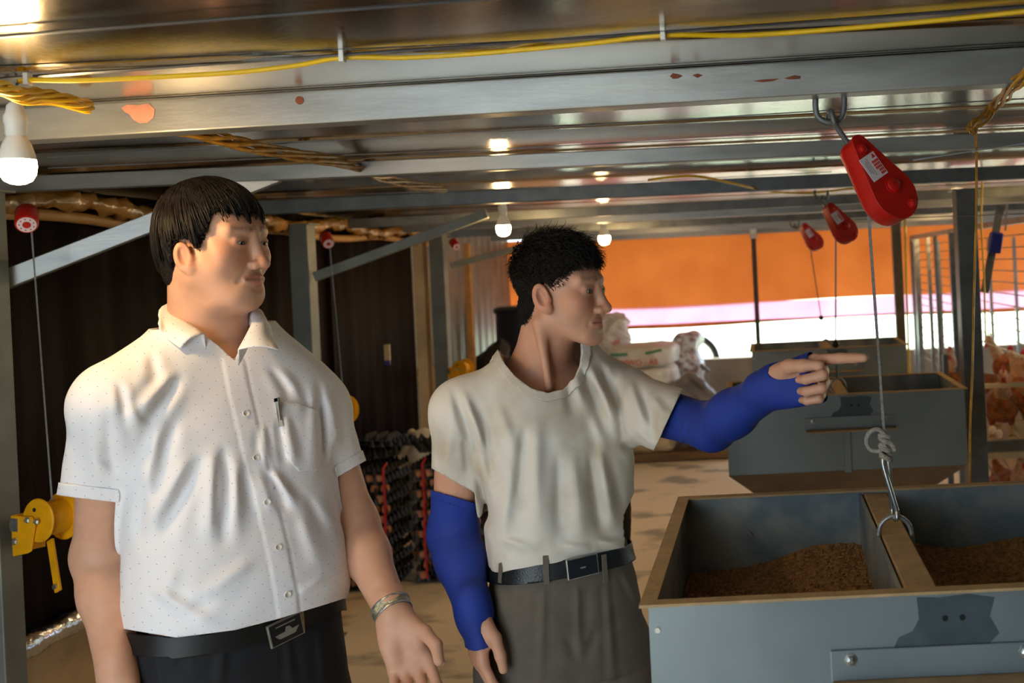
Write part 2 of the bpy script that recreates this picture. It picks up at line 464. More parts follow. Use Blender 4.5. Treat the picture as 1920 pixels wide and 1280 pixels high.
# twisted bundle running the length of the ceiling
def bundle(pts, n, rad, rr, name, m, label, tw=9.0, cat='cable'):
    c = catmull(pts, 10); b = MB()
    for k in range(n):
        ph = 6.28 * k / n; q = []
        for i, p in enumerate(c):
            d = (c[min(i + 1, len(c) - 1)] - c[max(i - 1, 0)]).normalized(); x, y, _ = frame_of(d)
            a = ph + i / len(c) * tw; w = rad * (1 + .35 * math.sin(i * .7 + k))
            q.append(p + (x * math.cos(a) + y * math.sin(a)) * w)
        b.tube(q, rr, 6)
    return tag(b.build(name, m, smooth=True), label, cat)
zb = 1.818
bundle([PZ(-60, 150, 1.815), PZ(0, 168, 1.81), PZ(70, 182, 1.815), PZ(165, 196, 1.825)], 8, .009, .0034, 'cable_bundle', m_yellow, 'thick bundle of yellow cables beside the nearest bulb', 5)
bundle([PZ(330, 243, 1.83), PZ(470, 272, 1.815), PZ(640, 306, 1.812), PZ(730, 335, 1.815), PZ(835, 356, 1.815)], 5, .010, .0045, 'cable_bundle', m_gold, 'dusty golden cable bundle slanting across the ceiling over the two men', 16)
for (a, c_, e, lab) in (((1215, 337), (1300, 330), (1440, 358), 'loose yellow cable drooping beneath the dark roof beam'),):
    tag(MB().tube(catmull([PZ(*a, 1.80), PZ(*c_, 1.805), PZ(1380, 345, 1.79), PZ(*e, 1.785), PZ(1520, 362, 1.785), PZ(1600, 352, 1.79)], 6), .0045, 6).build('power_cable', m_yellow, smooth=True), lab, 'cable')
bundle([PZ(1935, 128, 1.80), PZ(1895, 165, 1.79), P(1870, 195, 2.05), P(1832, 232, 2.05), P(1818, 246, 2.05)], 6, .009, .003, 'cable_bundle', m_gold, 'golden brown cable bundle tied up beneath the ceiling above the dark post', 4)
tag(MB().tube(catmull([P(1830, 232, 2.06), P(1831, 330, 2.06), P(1830, 420, 2.06), P(1826, 560, 2.06), P(1823, 700, 2.06), P(1819, 800, 2.06), P(1818, 925, 2.06)], 6), .0028, 6).build('power_cable', m_gold, smooth=True), 'yellow cable hanging straight down before the dark post', 'cable')
tag(MB().tube(catmull([P(1842, 330, 3.99), P(1840, 420, 3.99), P(1845, 520, 3.99), P(1848, 640, 3.99)], 6), .004, 6).build('power_cable', m_yellow, smooth=True), 'yellow cable running down along the side of the dark post', 'cable')
tag(MB().tube(catmull([P(1697, 410, 6.44), P(1699, 520, 6.44), P(1703, 640, 6.44), P(1705, 700, 6.44)], 6), .008, 6).build('power_cable', m_yellow, smooth=True), 'yellow cable on the brownish post beyond the hoppers', 'cable')

# film, bamboo and dirt along the top of the curtain
b = MB()
pl = [Vector((XL + .07 + .02 * math.sin(y * 3), y, 1.735 + .012 * math.sin(y * 5))) for y in np.linspace(1.4, 6.2, 40)]
tag(b.tube(pl, .017, 8).build('bamboo_pole', m_wood, smooth=True), 'bamboo pole along the top of the dark curtain', 'pole')
o = MB().tube([Vector((XL + .10, y, 1.775 + .015 * math.sin(y * 7))) for y in np.linspace(1.4, 6.2, 160)], [.026 + .004 * math.sin(y * 31) for y in np.linspace(1.4, 6.2, 160)], 14).build('film_roll', m_film, smooth=True)
displace(o, lambda c: c + Vector((.3, .2, 1)) * .011 * (math.sin(c.y * 61 + c.x * 90) * math.sin(c.z * 140 + c.y * 23)) + Vector((1, 0, .2)) * .007 * math.sin(c.y * 131 + c.z * 60))
tag(o, 'crumpled golden brown plastic film bunched above the dark curtain', 'film')
# foil covered tube along the foot of the curtain
o = MB().tube([Vector((XL + .06, y, .575)) for y in np.linspace(1.6, 4.4, 120)], [.034 + .004 * math.sin(y * 40) for y in np.linspace(1.6, 4.4, 120)], 14).build('foil_duct', mat('crinkled_foil', (200, 202, 206), rough=.16, metal=1, var=.15, bump=.8, bscale=28), smooth=True)
tag(o, 'shiny silver foil wrapped duct lying along the low side wall', 'duct')
# ================================================================== implicit surfaces (numpy) for bodies, cloth, hens and sacks
def V3(*a): return np.array(a, dtype=np.float32)
def smin(a, b, k):
    h = np.clip(.5 + .5 * (b - a) / k, 0, 1)
    return b * (1 - h) + a * h - k * h * (1 - h)
def smax(a, b, k): return -smin(-a, -b, k)
def cone(Q, a, b, ra, rb):
    a = np.asarray(a, np.float32); b = np.asarray(b, np.float32)
    d = b - a; L2 = float(d @ d)
    t = np.clip(((Q - a) @ d) / L2, 0, 1)
    return np.linalg.norm(Q - a - t[:, None] * d, axis=1) - (ra + t * (rb - ra))
def ellip(Q, c, r, R=None):
    p = Q - np.asarray(c, np.float32)
    if R is not None: p = p @ np.asarray(R, np.float32)
    r = np.asarray(r, np.float32)
    k0 = np.linalg.norm(p / r, axis=1); k1 = np.linalg.norm(p / (r * r), axis=1) + 1e-9
    return k0 * (k0 - 1) / k1
def capsect(Q, a, b, rx, ry, X, ra=1., rb=1.):
    """capsule from a to b with an elliptical section: rx along X, ry across; scaled ra..rb"""
    a = np.asarray(a, np.float32); b = np.asarray(b, np.float32); d = b - a; L = np.linalg.norm(d); d = d / L
    X = np.asarray(X, np.float32); X = X - d * (X @ d); X = X / np.linalg.norm(X); Yv = np.cross(d, X)
    p = Q - a; t = p @ d; tc = np.clip(t, 0, L); s = ra + (rb - ra) * tc / L
    u = (p @ X) / (rx * s); v = (p @ Yv) / (ry * s); w = (t - tc) / (min(rx, ry) * s)
    return (np.sqrt(u * u + v * v + w * w) - 1) * min(rx, ry) * s

def surf(f, lo, hi, h, q=4, proj=2):
    lo = np.array(lo, np.float64); hi = np.array(hi, np.float64)
    nc = np.ceil((hi - lo) / (h * q)).astype(int); n = nc * q
    def ev(Pn):
        out = np.empty(len(Pn), np.float32)
        for i in range(0, len(Pn), 200000): out[i:i + 200000] = f(Pn[i:i + 200000].astype(np.float32))
        return out
    ax = [lo[i] + (np.arange(nc[i]) + .5) * h * q for i in range(3)]
    C = np.stack(np.meshgrid(*ax, indexing='ij'), -1).reshape(-1, 3)
    D = ev(C).reshape(nc)
    act = np.abs(D) < q * h * 1.35
    G = np.repeat(np.repeat(np.repeat(np.where(D < 0, -1., 1.).astype(np.float32), q, 0), q, 1), q, 2)
    G = np.pad(G, ((0, 1),) * 3, mode='edge')
    A = np.repeat(np.repeat(np.repeat(act, q, 0), q, 1), q, 2)
    M = np.zeros(n + 1, bool)
    for a in (0, 1):
        for b in (0, 1):
            for c in (0, 1): M[a:n[0] + a, b:n[1] + b, c:n[2] + c] |= A
    idx = np.argwhere(M)
    G[M] = ev(lo + idx * h)
    S = G < 0
    cnt = np.zeros(n, np.int8)
    for a in (0, 1):
        for b in (0, 1):
            for c in (0, 1): cnt += S[a:n[0] + a, b:n[1] + b, c:n[2] + c]
    cells = np.argwhere((cnt > 0) & (cnt < 8))
    vid = np.full(n, -1, np.int32); vid[tuple(cells.T)] = np.arange(len(cells))
    cor = np.array([(a, b, c) for a in (0, 1) for b in (0, 1) for c in (0, 1)])
    g = np.stack([G[tuple((cells + o).T)] for o in cor], 1)
    acc = np.zeros((len(cells), 3)); num = np.zeros(len(cells))
    for i in range(8):
        for j in range(i + 1, 8):
            if np.abs(cor[i] - cor[j]).sum() != 1: continue
            ga, gb = g[:, i], g[:, j]; m = (ga < 0) != (gb < 0)
            t = np.where(m, ga / np.where(m, ga - gb, 1), 0)
            acc += np.where(m[:, None], cor[i] + t[:, None] * (cor[j] - cor[i]), 0); num += m
    V = lo + (cells + acc / num[:, None]) * h
    F = []
    for a in range(3):
        b, c = (a + 1) % 3, (a + 2) % 3
        s0 = [slice(None)] * 3; s1 = [slice(None)] * 3
        s0[a] = slice(0, n[a]); s1[a] = slice(1, n[a] + 1)
        e = np.argwhere(S[tuple(s0)] != S[tuple(s1)])
        e = e[(e[:, b] > 0) & (e[:, c] > 0) & (e[:, b] < n[b]) & (e[:, c] < n[c])]
        fl = S[tuple(s0)][tuple(e.T)]
        eb = np.zeros(3, int); eb[b] = 1; ec = np.zeros(3, int); ec[c] = 1
        qd = np.stack([vid[tuple((e - eb - ec).T)], vid[tuple((e - ec).T)], vid[tuple(e.T)], vid[tuple((e - eb).T)]], 1)
        qd[~fl] = qd[~fl][:, ::-1]
        F.append(qd)
    F = np.concatenate(F); F = F[(F >= 0).all(1)]
    for _ in range(proj):
        e = h * .5; d = ev(V)
        gr = np.stack([ev(V + np.eye(3)[i] * e) - ev(V - np.eye(3)[i] * e) for i in range(3)], 1) / (2 * e)
        gn = (gr ** 2).sum(1) + 1e-6
        st = np.clip(d / np.maximum(gn, .25), -h, h)
        V = V - gr * (st)[:, None] * .8
    return V, F

def clip(V, F, g):
    """keep the part of a quad mesh where g < 0, cut cleanly along g = 0"""
    V = list(map(tuple, V)); ins = g < 0
    k = ins[F].sum(1); full = F.shape[1]
    out = [tuple(q) for q in F[k == full]]
    cut = {}
    def mid(i, j):
        key = (i, j) if i < j else (j, i)
        if key not in cut:
            t = g[i] / (g[i] - g[j]); a, b = V[i], V[j]
            V.append(tuple(a[m] + t * (b[m] - a[m]) for m in range(3))); cut[key] = len(V) - 1
        return cut[key]
    for q in F[(k > 0) & (k < full)]:
        poly = []
        for m in range(full):
            i, j = int(q[m]), int(q[(m + 1) % full])
            if ins[i]: poly.append(i)
            if ins[i] != ins[j]: poly.append(mid(i, j))
        if len(poly) >= 3: out.append(tuple(poly))
    used = sorted({i for f in out for i in f}); mp = {o: n_ for n_, o in enumerate(used)}
    return np.array([V[i] for i in used]).reshape(-1, 3), [tuple(mp[i] for i in f) for f in out]

def mesh_np(name, V, F, m, parent=None, smooth=True, thick=0.0, off=1.0):
    base = np.array(wloc(parent)) if parent is not None else np.zeros(3)
    me = bpy.data.meshes.new(name)
    me.from_pydata((np.asarray(V) - base).tolist(), [], [tuple(int(i) for i in f) for f in F])
    me.validate()
    if m is not None: me.materials.append(m)
    if smooth: me.polygons.foreach_set('use_smooth', [True] * len(me.polygons))
    o = bpy.data.objects.new(name, me); col.objects.link(o)
    if parent is not None: o.parent = parent
    if thick:
        s = o.modifiers.new('thick', 'SOLIDIFY'); s.thickness = thick; s.offset = off
    me.update()
    return o

def vnormals(V, F):
    Nn = np.zeros((len(V), 3)); Va = np.asarray(V)
    tris = np.array([(f[0], f[i], f[i + 1]) for f in F for i in range(1, len(f) - 1)])
    fn = np.cross(Va[tris[:, 1]] - Va[tris[:, 0]], Va[tris[:, 2]] - Va[tris[:, 0]])
    for i in range(3): np.add.at(Nn, tris[:, i], fn)
    return Nn / (np.linalg.norm(Nn, axis=1, keepdims=True) + 1e-12)

def vnoise(Q, s, seed=0):
    """cheap smooth noise: sum of rotated sines"""
    r = np.random.default_rng(seed); o = np.zeros(len(Q), np.float32)
    for i in range(7):
        k = r.normal(size=3); k = k / np.linalg.norm(k) * s * (0.6 + 1.1 * r.random())
        o += np.sin(Q @ k.astype(np.float32) + r.random() * 6.28)
    return o / 7 * 1.6
# ================================================================== light bulbs
m_glow = emis('lit_bulb_glass', BULB_COLOR, BULB_STRENGTH)
def bulb(px, py, Y, w, label, zt=None, wire=True):
    """w: glass radius; px,py the middle of the glowing dome"""
    c = P(px, py, Y); s = w / .03
    r = thing('light_bulb', label, 'bulb', c)
    MB().lathe([(.001, -.034 * s), (.012 * s, -.032 * s), (.022 * s, -.026 * s), (.028 * s, -.015 * s), (.03 * s, 0), (.029 * s, .012 * s)], c, n=24, caps=False).build('glowing_dome', m_glow, r, smooth=True)
    MB().lathe([(.029 * s, .012 * s), (.0285 * s, .02 * s), (.023 * s, .04 * s), (.017 * s, .052 * s), (.0145 * s, .058 * s)], c, n=24).build('bulb_neck', m_white_pl, r, smooth=True)
    MB().lathe([(.0155 * s, .056 * s), (.017 * s, .058 * s), (.017 * s, .078 * s), (.0185 * s, .08 * s), (.0185 * s, .093 * s), (.015 * s, .1 * s), (.013 * s, .112 * s), (.008 * s, .118 * s)], c, n=20).build('socket', m_white_pl, r, smooth=True)
    if wire:
        t = Vector((c.x, c.y, c.z + .116 * s)); zt = zt or ZC
        MB().tube([t, t + Vector((.002, 0, .02)), Vector((c.x - .004, c.y, min(zt, t.z + .05) - .012)), Vector((c.x - .022 * s, c.y, zt))], .0028 * s, 6).build('lead_wire', m_black, r, smooth=True)
        MB().tube([t + Vector((.002, 0, .012)), t + Vector((.006 * s, 0, .03)), Vector((c.x + .022 * s, c.y, zt))], .0028 * s, 6).build('lead_wire', m_black, r, smooth=True)
    return r
bulb(33, 312, 1.5, .0245, 'nearest lit bulb, hanging on black leads by the yellow cables')
bulb(944, 428, 4.4, .031, 'lit bulb hanging behind the two men, above the curly haired man', wire=True)
bulb(1133, 447, 6.2, .036, 'lit bulb shining just above the forehead of the man in the grey tee')
bulb(1797, 427, 6.9, .031, 'small lit bulb at the far cages beside the dark post')
bulb(2015, 392, 4.1, .03, 'added lit bulb out of view above the hen cage, lighting the hens')  # extra bulb added out of view to brighten the hens

# ================================================================== red pulley blocks on hooks
Rv = Vector((CR, 0, -SR)); Uv = Vector((SR, 0, CR)); N0 = Vector((0, -1, 0))
m_label = mat('white_sticker', (226, 214, 216), rough=.4, var=.04)
m_print_r = mat('red_print', (200, 44, 40), rough=.5)
m_print_g = mat('grey_print', (150, 140, 150), rough=.5)
pa = (Rv * .58 - Uv * .815).normalized(); pb = (Rv * .815 + Uv * .58).normalized()
ca, sa = math.cos(math.radians(38)), math.sin(math.radians(38))
pn = N0 * ca + pb * sa; pw = pb * ca - N0 * sa
def teardrop(rb, rt, Lt, n=20):
    """outline in (across, along): round end of radius rb at 0, small end of radius rt at -Lt"""
    p = []
    g = math.asin((rb - rt) / Lt)
    for i in range(n + 1):
        a = -g + (math.pi + 2 * g) * i / n
        p.append((rb * math.cos(a), rb * math.sin(a)))
    for i in range(7):
        a = math.pi + g + (math.pi - 2 * g) * i / 6
        p.append((rt * math.cos(a), -Lt + rt * math.sin(a)))
    return p
def pulley_block(c, label):
    r = thing('pulley_block', label, 'pulley', c, 'red pulley blocks over the hoppers')
    c = Vector(c); T = .046
    # body: rounded shell from stacked outlines (across = pw, along = pa, thickness = pn)
    td = teardrop(.047, .017, .098)
    n = len(td); b = MB(); lay = [(.62, -T), (.86, -T + .006), (.97, -T + .016), (1.0, -.012), (1.0, 0)]
    for s, z in lay:
        for x, y in td:
            b.v.append(c + pw * (x * s) + pa * ((y + .03) * (s * .25 + .75) - .03) + pn * z)
    for k in range(len(lay) - 1):
        for i in range(n): b.f.append((k * n + i, k * n + (i + 1) % n, (k + 1) * n + (i + 1) % n, (k + 1) * n + i))
    b.f.append(tuple(range(n))); b.f.append(tuple(range(4 * n, 5 * n)))
    b.build('block_body', m_red, r, smooth=True)
    # front cheek plate with a raised edge
    b = MB(); b.prism([(x * 1.03, y * 1.02) for x, y in td], c + pn * .0003, pw, pa, -.004 if pw.cross(pa).dot(pn) < 0 else .004)
    b.build('cheek_plate', m_red, r, bevel=.0012)
    z = pn * .0045
    for (x, y, R) in ((-.006, -.091, .008), (.004, -.012, .013), (.016, .032, .0075)):
        b = MB(); b.lathe([(R * 1.25, 0), (R * 1.25, .002), (R, .002), (R * .95, .006), (R * .5, .008)], c + pw * x + pa * y + z, pn, 6 if R < .01 else 16)
        b.build('bolt_head', m_red, r)
    # sticker
    s0 = c + pw * -.008 + pa * -.056 + z
    sticker = MB().box(s0 + pn * .0006, (.040, .044, .0008), Matrix((pw, pa, pn)).transposed()).build('sticker', m_label, r)
    Mx = Matrix((pw, pa, pn)).transposed()
    def mk(x, y, w, h, m, nm): MB().box(s0 + pw * x + pa * y + pn * .0012, (w, h, .0006), Mx).build(nm, m, sticker)
    b = MB(); b.prism([(-.0045, .004), (.0045, .004), (0, -.004)], s0 + pw * .013 + pa * -.0165 + pn * .001, pw, pa, .0006 if pw.cross(pa).dot(pn) > 0 else -.0006); b.build('warning_triangle', m_print_r, sticker)
    for i in range(4):
        for j in range(5 if i < 3 else 3):
            mk(.0165 - i * .0042, -.0065 + j * .0058, .0030, .0046, m_print_r, 'red_print')
    for i in range(3): mk(-.0055 - i * .0042, -.002, .0012, .034 - i * .006, m_print_g, 'grey_print')
    # eye rod up to the hook and the hook on the beam
    top = c + pa * -.108 - pn * .02
    return r, top
def hook_and_block(c, hx, hy, Y, lab_p, lab_h, k=1.0):
    r, top = pulley_block(c, lab_p)
    h0 = P(hx, hy, Y)                                 # where the hook's two legs meet the beam
    w = .024; d = .044
    ring = [h0 + Rv * -w, h0 + Rv * -w + Uv * -.018, h0 + Rv * (-w * .8) + Uv * -d * .8, h0 + Uv * -d, h0 + Rv * (w * .8) + Uv * -d * .8, h0 + Rv * w + Uv * -.018, h0 + Rv * w]
    o = MB().tube(catmull(ring, 5), .0052, 8).build('ceiling_hook', m_galv_dk, smooth=True); tag(o, lab_h, 'hook')
    low = h0 + Uv * (-d + .008)
    e = [low + Vector((0, .010, -.002)), low + Vector((0, .004, .010)), low + Vector((.002, -.010, .008)), low + Vector((.006, -.012, -.008)), low + pa * .02 + Vector((0, -.006, 0)), top + pa * .0, top + pa * .03]
    MB().tube(catmull(e, 6), .0052, 8).build('eye_rod', m_galv_dk, r, smooth=True)
    return r
C1 = P(1676, 362, 1.67); hook_and_block(C1, 1556, 181, 1.68, 'largest and nearest red pulley block with a white warning sticker', 'grey steel hook holding the nearest red pulley')
C2 = P(1588, 430, 3.62); hook_and_block(C2, 1540, 356, 3.72, 'middle red pulley block hanging from the dark roof beam', 'small steel hook under the dark roof beam')
C3 = P(1530, 452, 5.3); hook_and_block(C3, 1490, 412, 5.42, 'farthest and smallest of the red pulley blocks, before the orange tarp', 'smallest steel hook, above the farthest red pulley')

# ================================================================== feed hoppers
m_hop = mat('blue_grey_zinc_sheet', (130, 140, 144), rough=.36, metal=.35, var=.10, scale=5, bump=.04, bscale=30, roughvar=.08)
m_under = mat('dusty_hopper_underside', (118, 102, 82), rough=.8, var=.2, scale=6)
m_hop_in = mat('dusty_zinc_sheet', (150, 154, 150), rough=.5, metal=.2, scale=11, c2=(112, 124, 130), lo=.4, hi=.62, detail=8)
m_dust = mat('dusty_wooden_bar', (176, 146, 104), rough=.9, var=.15, scale=24, bump=.2, bscale=120)
m_patch = mat('dark_grey_patch', (70, 82, 88), rough=.5, metal=.2, var=.2, scale=30)
m_feed = mat('feed_pellets', (150, 108, 62), rough=.9, var=.4, scale=120)
RIM, WALL = 1.05, .79
def hopper(x0, x1, y0, y1, label, cxb, detail=True, zb=.68):
    r = thing('feed_hopper', label, 'hopper', ((x0 + x1) / 2, (y0 + y1) / 2, zb), 'hanging feed hoppers')
    t = .004; e = .006
    def panel(nm, lo, hi, m): return MB().box2(lo, hi).build(nm, m, r, bevel=.001)
    panel('front_panel', (x0, y0, WALL), (x1, y0 + t, RIM), m_hop)
    panel('back_panel', (x0, y1 - t, WALL), (x1, y1, RIM), m_hop_in)
    panel('end_panel', (x0, y0 + t + .0005, WALL), (x0 + t, y1 - t - .0005, RIM), m_hop_in)
    panel('end_panel', (x1 - t, y0 + t + .0005, WALL), (x1, y1 - t - .0005, RIM), m_hop_in)
    # folded rim
    ri = .011
    for lo, hi in (((x0 - ri, y0 - ri, RIM), (x1 + ri, y0 + .010, RIM + .004)), ((x0 - ri, y1 - .010, RIM), (x1 + ri, y1 + ri, RIM + .004)),
                   ((x0 - ri, y0 + .0105, RIM), (x0 + .012, y1 - .0105, RIM + .004)), ((x1 - .012, y0 + .0105, RIM), (x1 + ri, y1 - .0105, RIM + .004))):
        MB().box2(lo, hi).build('folded_rim', m_dust, r)
    # tapering underside
    ym = (y0 + y1) / 2; ix = .08
    q = [(x0, y0, WALL), (x1, y0, WALL), (x1, y1, WALL), (x0, y1, WALL), (x0 + ix, ym - .04, zb), (x1 - ix, ym - .04, zb), (x1 - ix, ym + .04, zb), (x0 + ix, ym + .04, zb)]
    for f in ((0, 1, 5, 4), (2, 3, 7, 6), (1, 2, 6, 5), (3, 0, 4, 7), (4, 5, 6, 7)):
        b = MB(); b.add([q[i] for i in f], [(0, 1, 2, 3)]); o = b.build('bottom_panel', m_hop_in if f != (0, 1, 5, 4) else m_under, r)
        s = o.modifiers.new('thick', 'SOLIDIFY'); s.thickness = .003; s.offset = 0
    # middle bar
    MB().bar((cxb - .005, y0 + t, RIM - .028), (cxb - .005, y1 - t, RIM - .028), .046, .05).build('middle_bar', m_dust, r, bevel=.003)
    MB().box2((cxb - .038, y0 + t, RIM - .12), (cxb - .032, y1 - t, RIM - .004)).build('divider_plate', m_hop_in, r)
    # angle bar with bolts and strut at the front
    zA = .955; ha = .042
    MB().box2((cxb - .14, y0 - .005, zA - ha / 2), (cxb + .17, y0 - .0004, zA + ha / 2)).build('angle_bar', m_hop, r, bevel=.0015)
    MB().box2((cxb - .138, y0 - .036, zA - ha / 2 - .006), (cxb + .17, y0 - .0005, zA - ha / 2 - .0008)).build('angle_flange', m_dust, r, bevel=.001)
    for bx in (cxb - .112, cxb + .13):
        b = MB(); b.lathe([(.0095, 0), (.0095, .0015), (.0065, .0018), (.006, .006), (.003, .0075)], (bx, y0 - .005, zA + .008), (0, -1, 0), 6); b.build('bolt', m_bolt, r)
    MB().box2((cxb - .012, y0 - .012, WALL - .005), (cxb + .012, y0 - .0004, zA - ha / 2 - .007)).build('strut', m_hop, r, bevel=.001)
    pp = [(-.02, .098), (.02, .096), (.07, .10), (.115, .092), (.105, .06), (.12, .03), (.095, .005), (.085, -.02), (.055, -.016), (.01, -.012), (-.045, -.008), (-.068, .004), (-.055, .03), (-.03, .04), (-.018, .06)]
    b = MB(); b.prism([(x * .8, z * .8) for x, z in pp], (cxb, y0 - .0004, zA + .010), (1, 0, 0), (0, 0, 1), .0004); b.build('scraped_patch', m_patch, r)
    for bx in (.022, .046):
        MB().lathe([(.0042, 0), (.0042, .0016)], (cxb + bx, y0 - .0003, zA + .058), (0, -1, 0), 10).build('screw_hole', m_dark, r)
    b = MB(); b.lathe([(.007, 0), (.006, .008)], (x0 + .13, y1 - t, RIM - .075), (0, -1, 0), 8); b.build('rivet', m_hop_in, r)
    b = MB(); b.lathe([(.004, 0), (.004, .002)], (x0 + .012, y0, RIM - .035), (0, -1, 0), 8); b.build('rivet', m_bolt, r)
    # U bolt straddling the bar
    cy = ym; cz = RIM - .014; w = .029
    u = [(cxb - .005 - w, cy, cz - .04), (cxb - .005 - w, cy, cz), (cxb - .005 - w * .8, cy, cz + .028), (cxb - .005, cy, cz + .042), (cxb - .005 + w * .8, cy, cz + .028), (cxb - .005 + w, cy, cz), (cxb - .005 + w, cy, cz - .04)]
    MB().tube(catmull(u, 5), .0042, 8).build('u_bolt', m_galv, r, smooth=True)
    return r, Vector((cxb - .005, cy, cz + .042))
H1, e1 = hopper(-.182, .60, 1.385, 2.0, 'nearest and largest feed hopper, half filled with brown pellets', .208)
H2, e2 = hopper(-.15, .67, 3.42, 3.90, 'middle feed hopper behind the pointing hand', .26)
H3, e3 = hopper(-.08, .73, 5.2, 5.70, 'farthest feed hopper before the bright back opening', .33)

def feed(x0, x1, y0, y1, z0, cxm, n, label):
    nx, ny = 50, 34; b = MB(); r_ = np.random.default_rng(5)
    def zf(x, y):
        return z0 + .02 * math.sin((x - x0) * 6.5 + .4) * (1) + .012 * math.sin(x * 17 + y * 9) + .055 * (y - y0) / (y1 - y0) * (.35 + .65 * min(1, max(0, (x - cxm + .36) / .22))) + (.03 if x > cxm + .05 else 0)
    for i in range(nx + 1):
        for j in range(ny + 1):
            x = x0 + (x1 - x0) * i / nx; y = y0 + (y1 - y0) * j / ny
            b.v.append(Vector((x, y, zf(x, y) - .003)))
    for i in range(nx):
        for j in range(ny):
            a = i * (ny + 1) + j; b.f.append((a, a + ny + 1, a + ny + 2, a + 1))
    for _ in range(n):
        x = r_.uniform(x0 + .004, x1 - .004); y = r_.uniform(y0 + .004, y1 - .004); z = zf(x, y)
        d = Vector(r_.normal(size=3)); d.z *= .4; d.normalize(); L = r_.uniform(.003, .0055); w = .0021
        u, v, _d = frame_of(d); c = Vector((x, y, z - .0006))
        k = len(b.v); b.v += [c - d * L, c + u * w, c + v * w, c - u * w, c - v * w, c + d * L]
        b.f += [(k, k + 2, k + 1), (k, k + 3, k + 2), (k, k + 4, k + 3), (k, k + 1, k + 4), (k + 5, k + 1, k + 2), (k + 5, k + 2, k + 3), (k + 5, k + 3, k + 4), (k + 5, k + 4, k + 1)]
    o = b.build('feed', m_feed, weld=False); return tag(o, label, 'feed', kind='stuff')
feed(-.176, .594, 1.391, 1.994, .872, .205, 9000, 'brown feed pellets heaped inside the nearest hopper')
feed(-.144, .664, 3.426, 3.894, .86, .26, 900, 'pale feed lying inside the middle hopper')
feed(-.074, .724, 5.206, 5.694, .86, .33, 300, 'feed lying inside the farthest hopper')

# hoist cables: cable, rope knot and long hook
def hoist(px0, py0, Y0_, e, label, det=True):
    top = P(px0, py0, Y0_)
    r = thing('hoist_cable', label, 'cable', e)
    hk = e + Vector((0, 0, .004)); hu = hk + (top - hk).normalized() * .088 + Vector((-.006, 0, 0)); kn = hu + (top - hu).normalized() * .035
    MB().tube([top, kn], .0026 if det else .003, 8).build('cable', m_rope, r, smooth=True)
    if det:
        hh = [hk + Vector((.004, -.008, .006)), hk + Vector((.003, -.012, -.006)), hk + Vector((0, 0, -.008)), hk + Vector((-.002, .010, .004)), hk + Vector((-.003, .006, .03)), hu + Vector((.004, 0, -.004)), hu + Vector((0, 0, .008)), hu + Vector((-.006, -.004, -.002)), hk + Vector((-.002, -.007, .03)), hk + Vector((.004, -.008, .006))]
        MB().tube(catmull(hh, 6), .0042, 8).build('long_hook', m_bolt, r, smooth=True)
        m_k = mat('frayed_rope', (176, 166, 150), rough=.9, var=.25, scale=300, bump=.6, bscale=700)
        b = MB()
        lp = [kn + Vector((.0, -.004, .012)), kn + Vector((-.012, -.006, .022)), kn + Vector((-.026, -.004, .016)), kn + Vector((-.031, 0, .0)), kn + Vector((-.024, .004, -.014)), kn + Vector((-.01, 0, -.016)), kn + Vector((.002, -.006, -.006))]
        b.tube(catmull(lp, 6), .0040, 8)
        for i in range(3):
            cc = hu + (kn - hu) * (.25 + .45 * i); pts = []
            for a in np.linspace(0, 6.28 * 1.6, 22): pts.append(cc + Vector((.0075 * math.cos(a + i), .007 * math.sin(a + i), .006 * math.sin(a * .7 + i))))
            b.tube(pts, .0045, 8)
        b.tube(catmull([kn + Vector((.004, -.006, 0)), kn + Vector((.012, -.006, -.006)), kn + Vector((.016, -.004, -.016))], 5), .0042, 8)
        b.build('rope_knot', m_k, r, smooth=True)
    else:
        MB().tube([hk, hu], .004, 6).build('long_hook', m_galv_dk, r); MB().ball(kn, .014, 8, 6).build('rope_knot', m_black, r, smooth=True)
    return r
hoist(1627, 380, 1.70, e1, 'steel cable with a knotted rope and hook lifting the nearest hopper')
hoist(1567, 425, 3.62, e2, 'thin cable dropping to the middle hopper', False)
hoist(1519, 462, 5.30, e3, 'thin dark cable dropping to the farthest hopper', False)
tag(MB().tube([P(1712, 300, 1.67), P(1990, 258, 1.60)], .0018, 6).build('steel_wire', m_wire), 'thin taut wire running off from the nearest red pulley', 'wire')
tag(MB().tube([P(1604, 412, 3.62), P(1990, 398, 3.5)], .003, 6).build('steel_wire', m_wire), 'thin wire running off from the middle red pulley', 'wire')

# ================================================================== wall side pulleys and yellow winches
m_yw = mat('yellow_enamel', (226, 160, 14), rough=.4, var=.15, scale=20, bump=.1, bscale=50)
def side_pulley(px, py, Y, s, label):
    a = P(px, py, Y); b2 = a + Vector((-.035, .05, .035)) * s
    r = thing('side_pulley', label, 'pulley', a)
    ax = (a - b2).normalized()
    MB().lathe([(.020 * s, 0), (.024 * s, .004), (.0235 * s, (a - b2).length - .004), (.022 * s, (a - b2).length)], b2, ax, 20).build('drum', m_red, r, smooth=True)
    MB().lathe([(.0195 * s, 0), (.0195 * s, .0012)], a, ax, 20).build('white_disc', m_label, r)
    MB().lathe([(.0085 * s, 0), (.0085 * s, .0016)], a + ax * .001, ax, 14).build('disc_centre', m_red, r)
    for i in range(9):
        u, v, _ = frame_of(ax); t = i / 9 * 6.28
        MB().box(a + ax * .0015 + (u * math.cos(t) + v * math.sin(t)) * .0145 * s, (.003 * s, .003 * s, .0006), Matrix((u, v, ax)).transposed()).build('print_mark', m_print_r, r)
    return a
